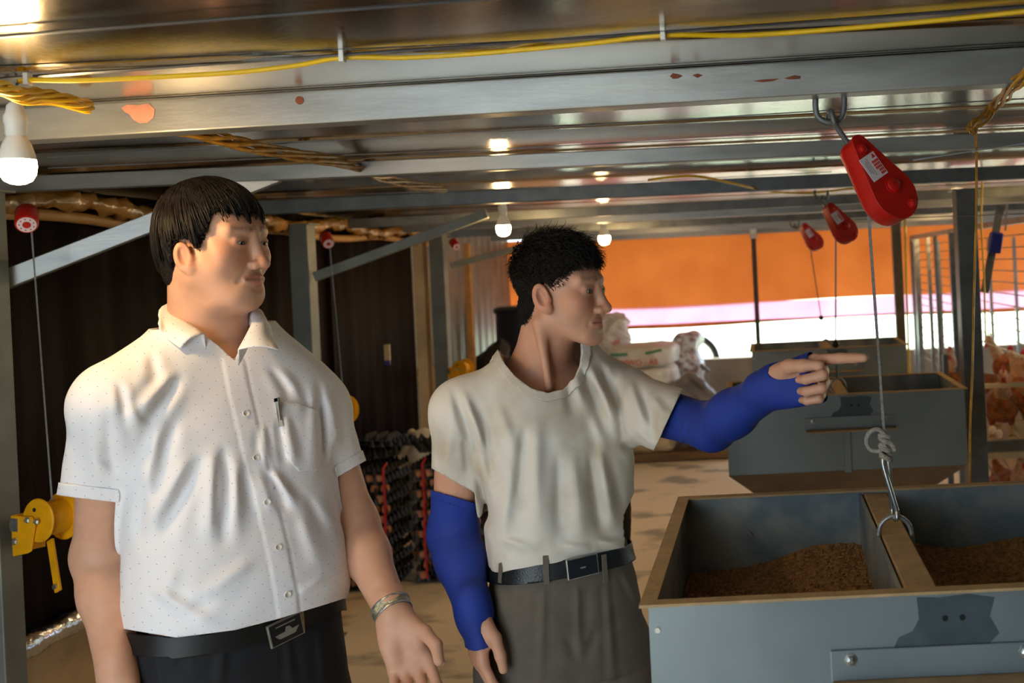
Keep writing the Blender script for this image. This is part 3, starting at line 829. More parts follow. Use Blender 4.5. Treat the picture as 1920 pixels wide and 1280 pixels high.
def winch(px, py, Y, label, pul, post_at):
    c = P(px, py, Y)
    r = thing('hand_winch', label, 'winch', c)
    s = 1.0; ax = Vector((-.36, -1, .05)).normalized(); u, v, _ = frame_of(ax)     # v: up, u: sideways
    if u.x < 0: u = -u
    MB().lathe([(.001, 0), (.050, 0), (.052, .003), (.050, .006), (.001, .006)], c, ax, 28).build('front_flange', m_yw, r, smooth=True)
    MB().lathe([(.001, -.058), (.056, -.058), (.058, -.055), (.056, -.052), (.001, -.052)], c, ax, 28).build('rear_flange', m_yw, r, smooth=True)
    MB().lathe([(.040, -.052), (.040, 0)], c, ax, 24).build('drum', m_yw, r, smooth=True)
    b = MB(); o = c - u * .02 - v * .004
    b.prism([(-.062, .014), (.008, .014), (.022, -.0), (.008, -.066), (-.004, -.072), (-.054, -.082)], o + ax * .009, u, v, .004 if u.cross(v).dot(ax) > 0 else -.004)
    b.build('bracket_plate', m_yw, r, bevel=.001)
    MB().bar(o - u * .055 - v * .03 + ax * .008, o - u * .055 - v * .03 - ax * .06, .012, .09, up=v).build('bracket_side', m_yw, r)
    MB().bar(o - u * .05 - v * .03 - ax * .05, Vector((post_at.x, post_at.y, (o - v * .03).z)), .012, .06).build('mounting_plate', m_galv_dk, r)
    MB().prism([(-.058, .008), (-.036, .008), (-.036, -.022), (-.058, -.022), (-.064, -.008)], o + ax * .0135, u, v, .002 if u.cross(v).dot(ax) > 0 else -.002).build('pawl_plate', m_bolt, r)
    for (a, b_, R) in ((-.003, .006, .008), (.028, .004, .008), (-.046, -.046, .009)):
        MB().lathe([(R, 0), (R, .003), (R * .6, .005), (R * .4, .008)], o + u * a + v * b_ + ax * .012, ax, 6).build('bolt', m_bolt, r)
    MB().lathe([(.005, 0), (.005, .001)], c - u * .01 + v * .025 + ax * .0062, ax, 12).build('hole', m_dark, r)
    h0 = c + u * .006 - v * .05 - ax * .02; h1 = c + u * .062 - v * .162 + ax * .0
    MB().bar(h0, h1, .020, .006, up=ax).build('crank_arm', m_yw, r, bevel=.001)
    MB().lathe([(.006, 0), (.006, .006)], h1 + (h0 - h1) * .1 + ax * .003, ax, 8).build('crank_bolt', m_bolt, r)
    # the cable up to the side pulley
    t = c + v * .041 - ax * .02 + u * .012
    o = MB().tube([t, Vector((pul.x - .004, pul.y + .02, pul.z - .01))], .0022, 6).build('hoist_cable', m_rope, smooth=True)
    tag(o, 'thin steel cable running up from ' + label, 'cable')
    return r
winch(75, 975, 2.36, 'the nearest yellow hand winch with a crank', side_pulley(50, 421, 2.36, 1.0, 'red side pulley above the nearest winch, beside the big brace'), vA)
winch(634, 770, 4.10, 'the yellow hand winch half hidden behind the white sleeve', side_pulley(616, 457, 4.10, 1.0, 'red side pulley on the dark curtain behind the white shirted man'), vB)
winch(862, 692, 5.75, 'the farthest yellow hand winch above the grey shoulder', side_pulley(856, 463, 5.75, 1.0, 'small red side pulley beside the far grey post'), vC)
# thermometer on the curtain
q = PXX(724, 665, XL + .048)
r = thing('thermometer', 'small pale thermometer with a blue tip on the dark curtain', 'thermometer', q)
MB().bar(q + Vector((.006, 0, .055)), q + Vector((.006, 0, -.03)), .03, .012).build('tube', mat('tan_tube', (190, 170, 130), rough=.4), r)
MB().bar(q + Vector((.006, 0, -.03)), q + Vector((.006, 0, -.055)), .03, .012).build('tip', mat('blue_tip', (60, 60, 150), rough=.4), r)

# ================================================================== egg trays
m_tray = mat('black_egg_tray', (30, 26, 24), rough=.5, var=.3, scale=20)
m_egg = mat('brown_egg', (216, 138, 92), rough=.5, var=.16, scale=9, sss=.1)
def tray_mesh():
    b = MB(); n = 6; pt = .05; w = .3
    h = .030
    for i in range(n + 1):
        for j in range(n + 1):
            x = -w / 2 + i * pt; y = -w / 2 + j * pt
            b.lathe([(.016, -.004), (.010, h * .5), (.005, h)], (x, y, 0), n=5, caps=False)
    for i in range(n):
        for j in range(n):
            x = -w / 2 + (i + .5) * pt; y = -w / 2 + (j + .5) * pt
            b.lathe([(.023, .008), (.017, -.006), (.008, -.012)], (x, y, 0), n=6, caps=False)
    b.box((0, 0, -.003), (.314, .314, .004))
    return b
def stack(px, py, Y, nl, rot, hue, lab, top_extra=0):
    base = PZ(px, py, 0.0); base = Vector((P(px, py, Y).x, Y, 0))
    global TRAY, EGG
    tr_col = []
    for k in range(nl):
        z = .018 + k * .0505
        if TRAY is None: TRAY = tray_mesh().build('egg_tray', m_tray); o = TRAY
        else: o = TRAY.copy(); col.objects.link(o)
        o.location = (base.x + random.uniform(-.003, .003), base.y + random.uniform(-.003, .003), z); o.rotation_euler = (0, 0, rot + (math.pi / 2 if k % 2 else 0) + random.uniform(-.01, .01))
        tag(o, ['lowest', 'second', 'third', 'fourth', 'fifth', 'sixth', 'seventh', 'eighth', 'ninth', 'tenth', 'eleventh', 'uppermost'][k] + ' black tray from the floor in the ' + lab, 'tray', 'egg trays of the ' + lab)
        if k == nl - 1: continue
        off = .25 * .05 * (1 if k % 2 else -1)
        for i in range(6):
            if random.random() < .08: continue
            if EGG is None:
                e = MB(); pr = [(.0001, -.0275), (.009, -.026), (.016, -.021), (.0205, -.012), (.0215, -.002), (.0195, .010), (.0145, .020), (.0075, .0265), (.0001, .029)]
                EGG = e.lathe(pr, (0, 0, 0), n=12, caps=False).build('egg', m_egg, smooth=True); g = EGG
            else: g = EGG.copy(); col.objects.link(g)
            lx = -.125 + .05 * i + off; ly = -.125
            g.location = (base.x + lx * math.cos(rot) - ly * math.sin(rot), base.y + lx * math.sin(rot) + ly * math.cos(rot), z + .0225)
            g.rotation_euler = (random.uniform(-.2, .2), random.uniform(-.2, .2), random.uniform(0, 6))
            tag(g, 'brown egg in the front row of the ' + lab, 'egg', 'eggs of the ' + lab)
    return base
TRAY = EGG = None
s1 = stack(693, 1000, 5.02, 12, 0.0, 0, 'egg stack beside the white shirted man')
s2 = stack(856, 1000, 5.10, 12, .02, 0, 'egg stack behind the hanging blue sleeve')
m_strap = mat('red_strap', (190, 26, 30), rough=.5, var=.1)
for (sx, bb, lab) in ((-.055, s1, 'red strap around the egg stack beside the man in white, towards his arm'), (.148, s1, 'red strap down the corner of the egg stack beside the man in white'), (-.10, s2, 'red strap on the egg stack behind the blue sleeve'), (.09, s2, 'red strap on the hidden side of the egg stack behind the blue sleeve')):
    MBs = MB(); x = bb.x + sx; yf = bb.y - .168
    MBs.tube([(x, yf, .03), (x - .004, yf - .004, .2), (x + .002, yf - .002, .42), (x, yf, .60), (x, yf + .05, .615)], .006, 6)
    tag(MBs.build('strap', m_strap, smooth=True), lab, 'strap')
for i, (dx, dy, z, rx, ry, rz) in enumerate(((-.02, .02, .655, .10, -.06, .4), (.05, .1, .69, .05, .12, .9), (-.04, .05, .72, -.10, .1, .2))):
    o = TRAY.copy(); col.objects.link(o); o.location = (s1.x + dx, s1.y + dy, z); o.rotation_euler = (rx, ry, rz)
    tag(o, ['lowest', 'middle', 'topmost'][i] + ' empty black tray tossed askew on the egg stack beside the man in white', 'tray', 'askew trays on the egg stack')
for i, (dx, dy, z, rx, ry, rz) in enumerate(((-.05, .06, .65, .06, .10, .5),)):
    o = TRAY.copy(); col.objects.link(o); o.location = (s2.x + dx, s2.y + dy, z); o.rotation_euler = (rx, ry, rz)
    tag(o, 'empty black tray tipped on the stack behind the blue sleeve', 'tray')

# ================================================================== sacks, bags, barrel, wheel
def sack(name, c, size, m, label, rot=0.0, seed=0, sq=3.2, lump=.012, cat='sack', tilt=0.0, parent=None):
    c = Vector(c); R = np.array(Matrix.Rotation(rot, 3, 'Z') @ Matrix.Rotation(tilt, 3, 'Y'), np.float32)
    r = np.array(size, np.float32) / 2
    def f(Q):
        p = (Q - np.array(c, np.float32)) @ R
        a = np.abs(p / r); d = ((a ** sq).sum(1) + 1e-9) ** (1 / sq) - 1
        return d * r.min() + lump * vnoise(p, 9 / max(size) * 1.6, seed) + lump * .45 * vnoise(p, 30 / max(size) * 1.3, seed + 1)
    h = max(size) / 34
    ext = np.abs(R) @ r + .05
    V, F = surf(f, np.array(c) - ext, np.array(c) + ext, h, proj=1)
    o = mesh_np(name, V, F, m)
    # origin at the middle
    o.location = c
    o.data.transform(Matrix.Translation(-c))
    return tag(o, label, cat)
m_sackw = mat('white_woven_sack', (216, 210, 198), rough=.6, var=.08, scale=8, bump=.15, bscale=200)
m_sackt = mat('tan_woven_sack', (188, 168, 130), rough=.65, var=.1, scale=8, bump=.15, bscale=200)
m_kraft = mat('kraft_sack', (150, 124, 82), rough=.7, var=.2, scale=7, bump=.2, bscale=60)
m_green = mat('green_print', (52, 130, 84), rough=.5)
plank = tag(MB().box2((-1.5, 7.72, .012), (-.2, 8.6, .07)).build('wooden_plank', mat('brown_plank', (120, 92, 60), rough=.8, var=.3, scale=9, stretch=(.2, 2, 2)), bevel=.003), 'long brown plank on the floor under the feed sacks', 'plank')
for i in range(5):
    z = .07 + .085 + i * .165
    cx_ = -1.0 + .012 * ((i * 7) % 3 - 1)
    s = sack('feed_sack', (cx_, 8.05, z), (.56, .62, .178), m_sackt if i < 3 else m_sackw, ['lowest tan feed sack on the plank', 'second tan feed sack from the plank', 'third feed sack from the plank, tan', 'fourth feed sack from the plank, whitish', 'topmost white feed sack with green stripes and red print'][i], seed=i, lump=.007, sq=4.6)
    if i >= 3:
        y = 8.05 - .318
        if i == 4:
            for dx, dz, t in ((-.15, .035, .0), (.12, .045, .18)):
                M_ = Matrix.Rotation(-t, 3, 'Y')
                MB().box((cx_ + dx, y + .004, z + dz), (.13, .02, .02), M_).build('green_stripe', m_green, s)
            cu = bpy.data.curves.new('print', 'FONT'); cu.body = 'GIMWO - AS'; cu.size = .062; cu.extrude = .004
            to = bpy.data.objects.new('print', cu); col.objects.link(to)
            bpy.context.view_layer.update()
            me = bpy.data.meshes.new_from_object(to); bpy.data.objects.remove(to)
            me.transform(Matrix.Translation((-.20, 0, 0))); me.transform(Matrix.Rotation(math.pi / 2, 4, 'X'))
            me.transform(Matrix.Translation(Vector((cx_, y + .003, z - .055)) - s.location)); me.materials.clear(); me.materials.append(m_print_r)
            t_ = bpy.data.objects.new('red_lettering', me); col.objects.link(t_); t_.parent = s
sack('plastic_bag', (P(1282, 700, 8.35).x + .03, 8.4, .45), (.26, .34, .86), mat('mottled_clear_bag', (206, 208, 204), rough=.3, c2=(150, 120, 126), scale=22, lo=.40, hi=.55), 'tall mottled clear plastic bag between the sacks and the low wall', seed=9, sq=4, lump=.03, cat='bag')
sack('plastic_bag', (P(1141, 640, 8.1).x, 8.1, .99), (.34, .3, .34), mat('white_red_bag', (214, 204, 196), rough=.45, c2=(190, 110, 100), scale=9, lo=.3, hi=.4), 'white plastic bag with reddish print just beside the face', seed=12, sq=3, lump=.02, cat='bag')
sack('grey_sheet_bundle', (P(1312, 720, 7.9).x, 7.9, .32), (.34, .3, .62), mat('grey_tarp', (126, 122, 116), rough=.5, var=.35, scale=5), 'grey plastic sheet bundle leaning at the low wall beside the bag', seed=21, sq=3, lump=.04, cat='sheet', tilt=-.15)
# wheel beyond the low wall
wc = P(1300, 676, 9.15); r = thing('spoked_wheel', 'spoked wheel with a dark tyre half seen above the low wall', 'wheel', wc)
RW = .225
MB().tube([wc + Vector((RW * math.cos(a), 0, RW * math.sin(a))) for a in np.linspace(0, 6.283, 41)[:-1]], .022, 8, closed=True).build('tyre', m_black, r, smooth=True)
MB().tube([wc + Vector((RW * .85 * math.cos(a), 0, RW * .85 * math.sin(a))) for a in np.linspace(0, 6.283, 41)[:-1]], .012, 6, closed=True).build('rim', m_bolt, r, smooth=True)
MB().lathe([(.03, -.04), (.03, .04)], wc, (0, 1, 0), 12).build('hub', m_bolt, r)
for a in np.linspace(0, 6.283, 17)[:-1]: MB().tube([wc, wc + Vector((RW * .84 * math.cos(a), 0, RW * .84 * math.sin(a)))], .003, 5).build('spoke', m_bolt, r)
MB().box2((wc.x - .25, wc.y - .03, -.04), (wc.x + .25, wc.y + .03, wc.z - RW - .02)).build('stand', m_black, r)
# left back corner
sack('white_sack', (P(812, 862, 5.54).x, 5.54, .335), (.46, .34, .66), m_sackw, 'big whitish sack slumped behind the egg trays', seed=31, sq=2.4, lump=.02)
k1 = sack('kraft_sack', (P(803, 765, 6.2).x, 6.22, .49), (.22, .26, .96), m_kraft, 'open kraft sack with green print beside the far grey post', seed=33, sq=3.6, lump=.02)
q = P(813, 758, 5.98); MB().prism([(-.03, 0), (0, .03), (.03, 0), (0, -.03)], q, (1, 0, 0), (0, 0, 1), .006).build('green_print', m_green, k1)
sack('white_sack', (P(893, 690, 6.6).x, 6.6, .48), (.26, .3, .94), m_sackw, 'white sack with a curled rim beside the blue barrel', seed=35, sq=3, lump=.03, tilt=.1)
bc = P(1000, 640, 7.75); r = thing('barrel', 'dark navy plastic barrel standing behind the man in the grey tee', 'barrel', (bc.x, bc.y, 0))
m_navy = mat('navy_plastic', (26, 30, 50), rough=.4, var=.2)
MB().lathe([(.27, 0), (.28, .02), (.28, .4), (.29, .42), (.29, .46), (.28, .48), (.28, .85), (.29, .87), (.29, .91), (.28, .93), (.275, 1.22)], (bc.x, bc.y, 0.0), n=32).build('body', m_navy, r, smooth=True)
MB().lathe([(.285, 1.215), (.29, 1.22), (.29, 1.25), (.26, 1.265), (.1, 1.27)], (bc.x, bc.y, 0.0), n=32).build('lid', m_navy, r, smooth=True)
sack('black_bag', (P(905, 640, 7.1).x, 7.1, .51), (.36, .36, 1.0), m_black, 'slumped black bag leaning before the navy barrel', seed=41, sq=2.2, lump=.03, cat='bag', tilt=.2)
tag(MB().box2((XL + .03, 6.9, 0), (XL + .07, 6.95, 1.74)).build('wooden_batten', m_wood, bevel=.003), 'upright pale wooden batten on the grey sheet wall', 'batten')
tag(MB().box2((XL + .03, 5.9, 0), (XL + .09, 5.98, 1.76)).build('wooden_batten', m_lowwall, bevel=.003), 'pale upright frame post at the end of the dark curtain', 'batten')

# ================================================================== hen cages on the far side
m_cage = mat('cage_wire', (150, 138, 116), rough=.45, metal=.4, var=.2)
m_rail = mat('pale_cage_rail', (196, 180, 150), rough=.5, var=.12)
def cage():
    r = thing('hen_cage', 'two tier wire hen cage beyond the dark post, full of brown hens', 'cage', (1.5, 5.0, 0))
    x0, x1, y0, y1 = 1.0, 2.3, 4.7, 5.6
    for x in (x0, x1):
        for y in (y0, y1): MB().box2((x - .015, y - .015, 0), (x + .015, y + .015, .95)).build('cage_leg', m_galv_dk, r)
    for z, m_, hh in ((.884, m_rail, .022), (.60, m_galv_dk, .05), (.555, m_rail, .03), (.20, m_rail, .03)):
        MB().box2((x0, y0 - .02, z - hh / 2), (x1, y0, z + hh / 2)).build('front_rail', m_, r)
    for z in (.60, .18):
        b = MB()
        for y in np.arange(y0, y1 + .01, .05): b.tube([(x0, y, z), (x1, y, z)], .002, 4)
        for x in np.arange(x0, x1 + .01, .05): b.tube([(x, y0, z + .003), (x, y1, z + .003)], .002, 4)
        tag(b.build('wire_floor', m_cage, r), kind='stuff')
    for (z0_, z1_) in ((.62, .87), (.22, .54)):
        h_ = z1_ - z0_
        for x in np.arange(x0, x1 - .05, .085):
            MB().tube([(x, y0 - .012, z1_), (x + .20, y0 - .012, z0_)], .0034, 5).build('slanted_wire', m_cage, r)
    return r
cage()
def mesh_wall():
    r = thing('wire_partition', 'tall wire partition running back along the hen cages', 'partition', (1.2, 6, 0))
    X = 1.20
    for y, w in ((6.3, .035), (6.9, .025), (7.2, .025), (7.75, .04), (7.95, .04)):
        MB().box2((X - w / 2, y - w / 2, 0 if y > 5.7 else .96), (X + w / 2, y + w / 2, 1.66)).build('partition_post', m_galv if y > 6.5 else m_galv_dk, r)
    MB().bar((X, 4.4, 1.655), (X, 7.97, 1.655), .03, .03).build('top_rail', m_galv, r)
    for z in np.arange(.72, 1.64, .058):
        MB().tube([(X + .02, 4.3 if z > .98 else 5.72, z), (X + .02, 7.95, z)], .0042, 5).build('partition_wire', m_cage, r)
    # return panel at the far end
    for x in np.arange(X, 2.6, .20): MB().box2((x - .012, 7.9, 0), (x + .012, 7.924, 1.62)).build('far_bar', m_galv, r)
    return r
mesh_wall()
tag(MB().box2((1.5, 6.2, 0), (2.9, 7.0, .56)).build('feed_trough', m_lowwall), 'low dusty trough behind the wire partition', 'trough')
# leaning bar with a blue clamp
a = P(1876, 388, 4.15); c_ = P(1846, 548, 4.05)
r = thing('leaning_bar', 'dark flat bar with a blue clamp leaning by the dark post', 'bar', a)
MB().bar(a, c_, .012, .032, up=(1, 0, 0)).build('flat_bar', m_galv_dk, r, bevel=.001)
MB().bar(a + Vector((.026, -.012, .01)), a + Vector((.012, -.012, -.10)), .006, .012).build('bright_edge', m_bolt, r)
q = P(1866, 455, 4.08); MB().box(q, (.05, .05, .085), Matrix.Rotation(.2, 3, 'Y')).build('blue_clamp', mat('blue_clamp', (34, 40, 120), rough=.45), r, bevel=.006)

# hens
m_hen = mat('brown_feathers', (186, 108, 58), rough=.8, c2=(124, 66, 32), lo=.35, hi=.62, scale=26, bump=.5, bscale=60)
m_hen2 = mat('pale_neck_feathers', (214, 168, 130), rough=.8, var=.25, scale=50, bump=.5, bscale=90)
m_comb = mat('red_comb', (206, 46, 40), rough=.45, var=.12)
m_beak = mat('horn_beak', (200, 160, 96), rough=.5)
m_shank = mat('yellow_shank', (206, 160, 70), rough=.6)
def hen():
    r = thing('hen', 'brown hen', 'hen')
    def f(Q):
        d = ellip(Q, (0, 0, .17), (.135, .082, .085))
        d = smin(d, ellip(Q, (.08, 0, .18), (.07, .07, .08)), .05)
        d = smin(d, cone(Q, (-.10, 0, .20), (-.19, 0, .27), .05, .018), .05)
        d = smin(d, cone(Q, (-.05, .06, .17), (-.13, .05, .18), .035, .02), .02); d = smin(d, cone(Q, (-.05, -.06, .17), (-.13, -.05, .18), .035, .02), .02)
        d = smin(d, cone(Q, (-.03, .045, .12), (-.02, .05, .07), .035, .016), .03); d = smin(d, cone(Q, (-.03, -.045, .12), (-.02, -.05, .07), .035, .016), .03)
        return d + .004 * vnoise(Q, 60, 3)
    V, F = surf(f, (-.25, -.13, .03), (.20, .13, .33), .012, proj=1); mesh_np('feathered_body', V, F, m_hen, r)
    def f2(Q):
        d = cone(Q, (.10, 0, .22), (.155, 0, .33), .048, .024)
        return smin(d, ellip(Q, (.168, 0, .345), (.030, .022, .026)), .02)
    V, F = surf(f2, (.03, -.07, .15), (.23, .07, .39), .010, proj=1); mesh_np('neck_and_head', V, F, m_hen2, r)
    b = MB(); b.prism([(.15, .362), (.158, .395), (.165, .372), (.173, .40), (.181, .372), (.19, .392), (.196, .362), (.19, .35), (.16, .355)], (0, .004, 0), (1, 0, 0), (0, 0, 1), .008); b.build('comb', m_comb, r)
    for s in (-1, 1): MB().ball((.188, s * .008, .318), (.010, .006, .018), 8, 6).build('wattle', m_comb, r, smooth=True)
    MB().lathe([(.009, 0), (.006, .012), (.001, .024)], (.194, 0, .342), (1, 0, -.25), 8).build('beak', m_beak, r, smooth=True)
    for s in (-1, 1):
        MB().ball((.178, s * .021, .35), .0045, 6, 4).build('eye', m_black, r)
        b = MB(); b.tube([(-.02, s * .05, .08), (-.01, s * .05, .012)], .007, 6)
        for a in (-.5, 0, .5): b.tube([(-.01, s * .05, .01), (.035, s * .05 + a * .04, .006)], .005, 5)
        b.build('leg', m_shank, r)
    return r
hen0 = hen()
hp = []
random.seed(21)
for i in range(6): hp.append((1.13 + i * .19, 4.86 + (i % 2) * .05, .61, [-1.7, -1.2, -2.2, -1.5, -0.6, -2.6, -1.4][i], 'in the front row of the upper cage tier'))
for i in range(5): hp.append((1.20 + i * .20, 5.18 + (i % 2) * .1, .61, [-1.0, 2.0, -1.9, .4, -1.5, 3.0][i], 'in the back row of the upper cage tier'))
for i in range(6): hp.append((1.16 + i * .19, 4.88 + (i % 2) * .05, .19, [-1.4, -2.1, -.9, -1.7, -2.5, -1.2][i], 'in the front row of the lower cage tier'))
hp.append((P(1808, 700, 6.4).x, 6.4, .565, -2.3, 'standing alone on the trough behind the post'))
hp.append((P(1908, 705, 6.5).x, 6.5, .565, 2.7, 'standing on the trough at the outer edge'))
pw_ = ['outermost', 'second', 'third', 'fourth', 'fifth', 'sixth', 'seventh']
cntr = {}
for i, (x, y_, z, a, w) in enumerate(hp):
    o = hen0 if i == 0 else copy_tree(hen0)
    o.location = (x, y_, z); o.rotation_euler = (0, 0, a); s = random.uniform(.92, 1.05); o.scale = (s, s, s)
    if 'row' in w:
        k = cntr.get(w, 0); cntr[w] = k + 1
        o['label'] = pw_[k] + ' brown hen from the dark post ' + w
    else: o['label'] = 'brown hen ' + w
    o['group'] = 'brown hens at the cages'
m_eggp = mat('pale_egg', (236, 214, 196), rough=.5)
for i, (px, py) in enumerate(((1861, 806), (1873, 813))):
    c = P(px, py, 4.66); o = MB().ball(c, (.018, .018, .022), 12, 8).build('egg', m_eggp, smooth=True)
    tag(o, ['pale egg on the cage gutter nearer the dark post', 'pale egg on the cage gutter just below the other'][i], 'egg')
# ================================================================== people
def proj(Q):
    x = Q[:, 0]; y = np.maximum(Q[:, 1], .05); z = Q[:, 2] - CH
    return AX + FPX * (x * CR - z * SR) / y, AY - FPX * (x * SR + z * CR) / y
def nP(px, py, Y): return np.array(P(px, py, Y), np.float32)
def hit(f, px, py, ya, yb, step=.9):
    """first point of an implicit surface under a pixel, with its normal"""
    d = np.array(P(px, py, 1.0) - Vector((0, 0, CH)), np.float32); o = np.array((0, 0, CH), np.float32); y = ya
    L = np.linalg.norm(d)
    for _ in range(200):
        p = o + d * y; v = float(f(p[None])[0])
        if v < .0003 or y > yb: break
        y += max(v, .0004) / L * step
    e = .003; p = o + d * y
    n = np.array([f((p + e * np.eye(3, dtype=np.float32)[i])[None])[0] - f((p - e * np.eye(3, dtype=np.float32)[i])[None])[0] for i in range(3)])
    return Vector(p.tolist()), Vector((n / np.linalg.norm(n)).tolist())
def seg2(px, py, s):
    x1, y1, x2, y2 = s[:4]; dx, dy = x2 - x1, y2 - y1; L2 = dx * dx + dy * dy
    t = np.clip(((px - x1) * dx + (py - y1) * dy) / L2, 0, 1)
    ex, ey = px - x1 - t * dx, py - y1 - t * dy
    sd = ((px - x1) * dy - (py - y1) * dx) / math.sqrt(L2)
    return np.sqrt(ex * ex + ey * ey), t, sd
def folds(Q, strokes, mask):
    px, py = proj(Q); o = np.zeros(len(Q), np.float32)
    for s in strokes:
        d, t, sd = seg2(px, py, s); w, a = s[4], s[5]
        tp = (4 * np.clip(t, .02, .98) * (1 - np.clip(t, .02, .98))) ** .7; w = w * (.8 + .5 * t)
        o += (a * np.exp(-(d / w) ** 2) - .4 * a * np.exp(-((d - 2.0 * w) / (1.2 * w)) ** 2)) * tp
    return o * mask
def poly_sd(px, py, poly):
    """signed distance in pixels to a polygon (negative inside)"""
    n = len(poly); d = np.full(len(px), 1e9); ins = np.zeros(len(px), bool)
    for i in range(n):
        x1, y1 = poly[i]; x2, y2 = poly[(i + 1) % n]
        d = np.minimum(d, seg2(px, py, (x1, y1, x2, y2))[0])
        c = ((y1 > py) != (y2 > py))
        with np.errstate(divide='ignore', invalid='ignore'):
            ins ^= c & (px < (x2 - x1) * (py - y1) / (y2 - y1 + 1e-12) + x1)
    return np.where(ins, -d, d)
def loft(l, f, z, tab, n=2.5):
    T = np.array(tab, np.float32); i = [np.interp(z, T[:, 0], T[:, k]).astype(np.float32) for k in range(1, 6)]
    cl, cf, rx, rf, rb = i
    ry = np.where(f > cf, rf, rb); u = np.abs((l - cl) / rx); v = np.abs((f - cf) / ry)
    return ((u ** n + v ** n + 1e-9) ** (1 / n) - 1) * np.minimum(rx, ry)
def smooth_tab(tab, k=6):
    T = np.array(tab, float); zs = np.linspace(T[0, 0], T[-1, 0], len(T) * k)
    out = [zs]
    for c in range(1, 6):
        v = np.interp(zs, T[:, 0], T[:, c]); pad = np.pad(v, k, mode='edge'); out.append(np.convolve(pad, np.hanning(2 * k + 1) / np.hanning(2 * k + 1).sum(), 'same')[k:-k])
    return np.stack(out, 1)

# skin with colours that belong to it (lips, brows, ears), plus painted shade in the mouth crease, kept in a colour attribute
def skin_mat(name, bump=.12):
    m, nt, b = new_mat(name); L = nt.links.new
    at = N(nt, 'ShaderNodeAttribute'); at.attribute_name = 'tone'
    tc = N(nt, 'ShaderNodeTexCoord'); nz = N(nt, 'ShaderNodeTexNoise'); nz.inputs['Scale'].default_value = 45; nz.inputs['Detail'].default_value = 5
    L(tc.outputs['Object'], nz.inputs['Vector'])
    mr = N(nt, 'ShaderNodeMapRange'); mr.inputs['To Min'].default_value = .86; mr.inputs['To Max'].default_value = 1.12; L(nz.outputs[0], mr.inputs[0])
    mx = N(nt, 'ShaderNodeMix'); mx.data_type = 'RGBA'; mx.blend_type = 'MULTIPLY'; mx.inputs[0].default_value = 1
    L(at.outputs['Color'], mx.inputs[6]); L(mr.outputs[0], mx.inputs[7]); L(mx.outputs[2], b.inputs['Base Color'])
    b.inputs['Roughness'].default_value = .5; b.inputs['Specular IOR Level'].default_value = .4
    b.inputs['Subsurface Weight'].default_value = .12; b.inputs['Subsurface Radius'].default_value = (.010, .004, .002); b.inputs['Subsurface Scale'].default_value = 1
    n2 = N(nt, 'ShaderNodeTexNoise'); n2.inputs['Scale'].default_value = 420; L(tc.outputs['Object'], n2.inputs['Vector'])
    bp = N(nt, 'ShaderNodeBump'); bp.inputs['Strength'].default_value = bump; bp.inputs['Distance'].default_value = .002
    L(n2.outputs[0], bp.inputs['Height']); L(bp.outputs[0], b.inputs['Normal'])
    return m

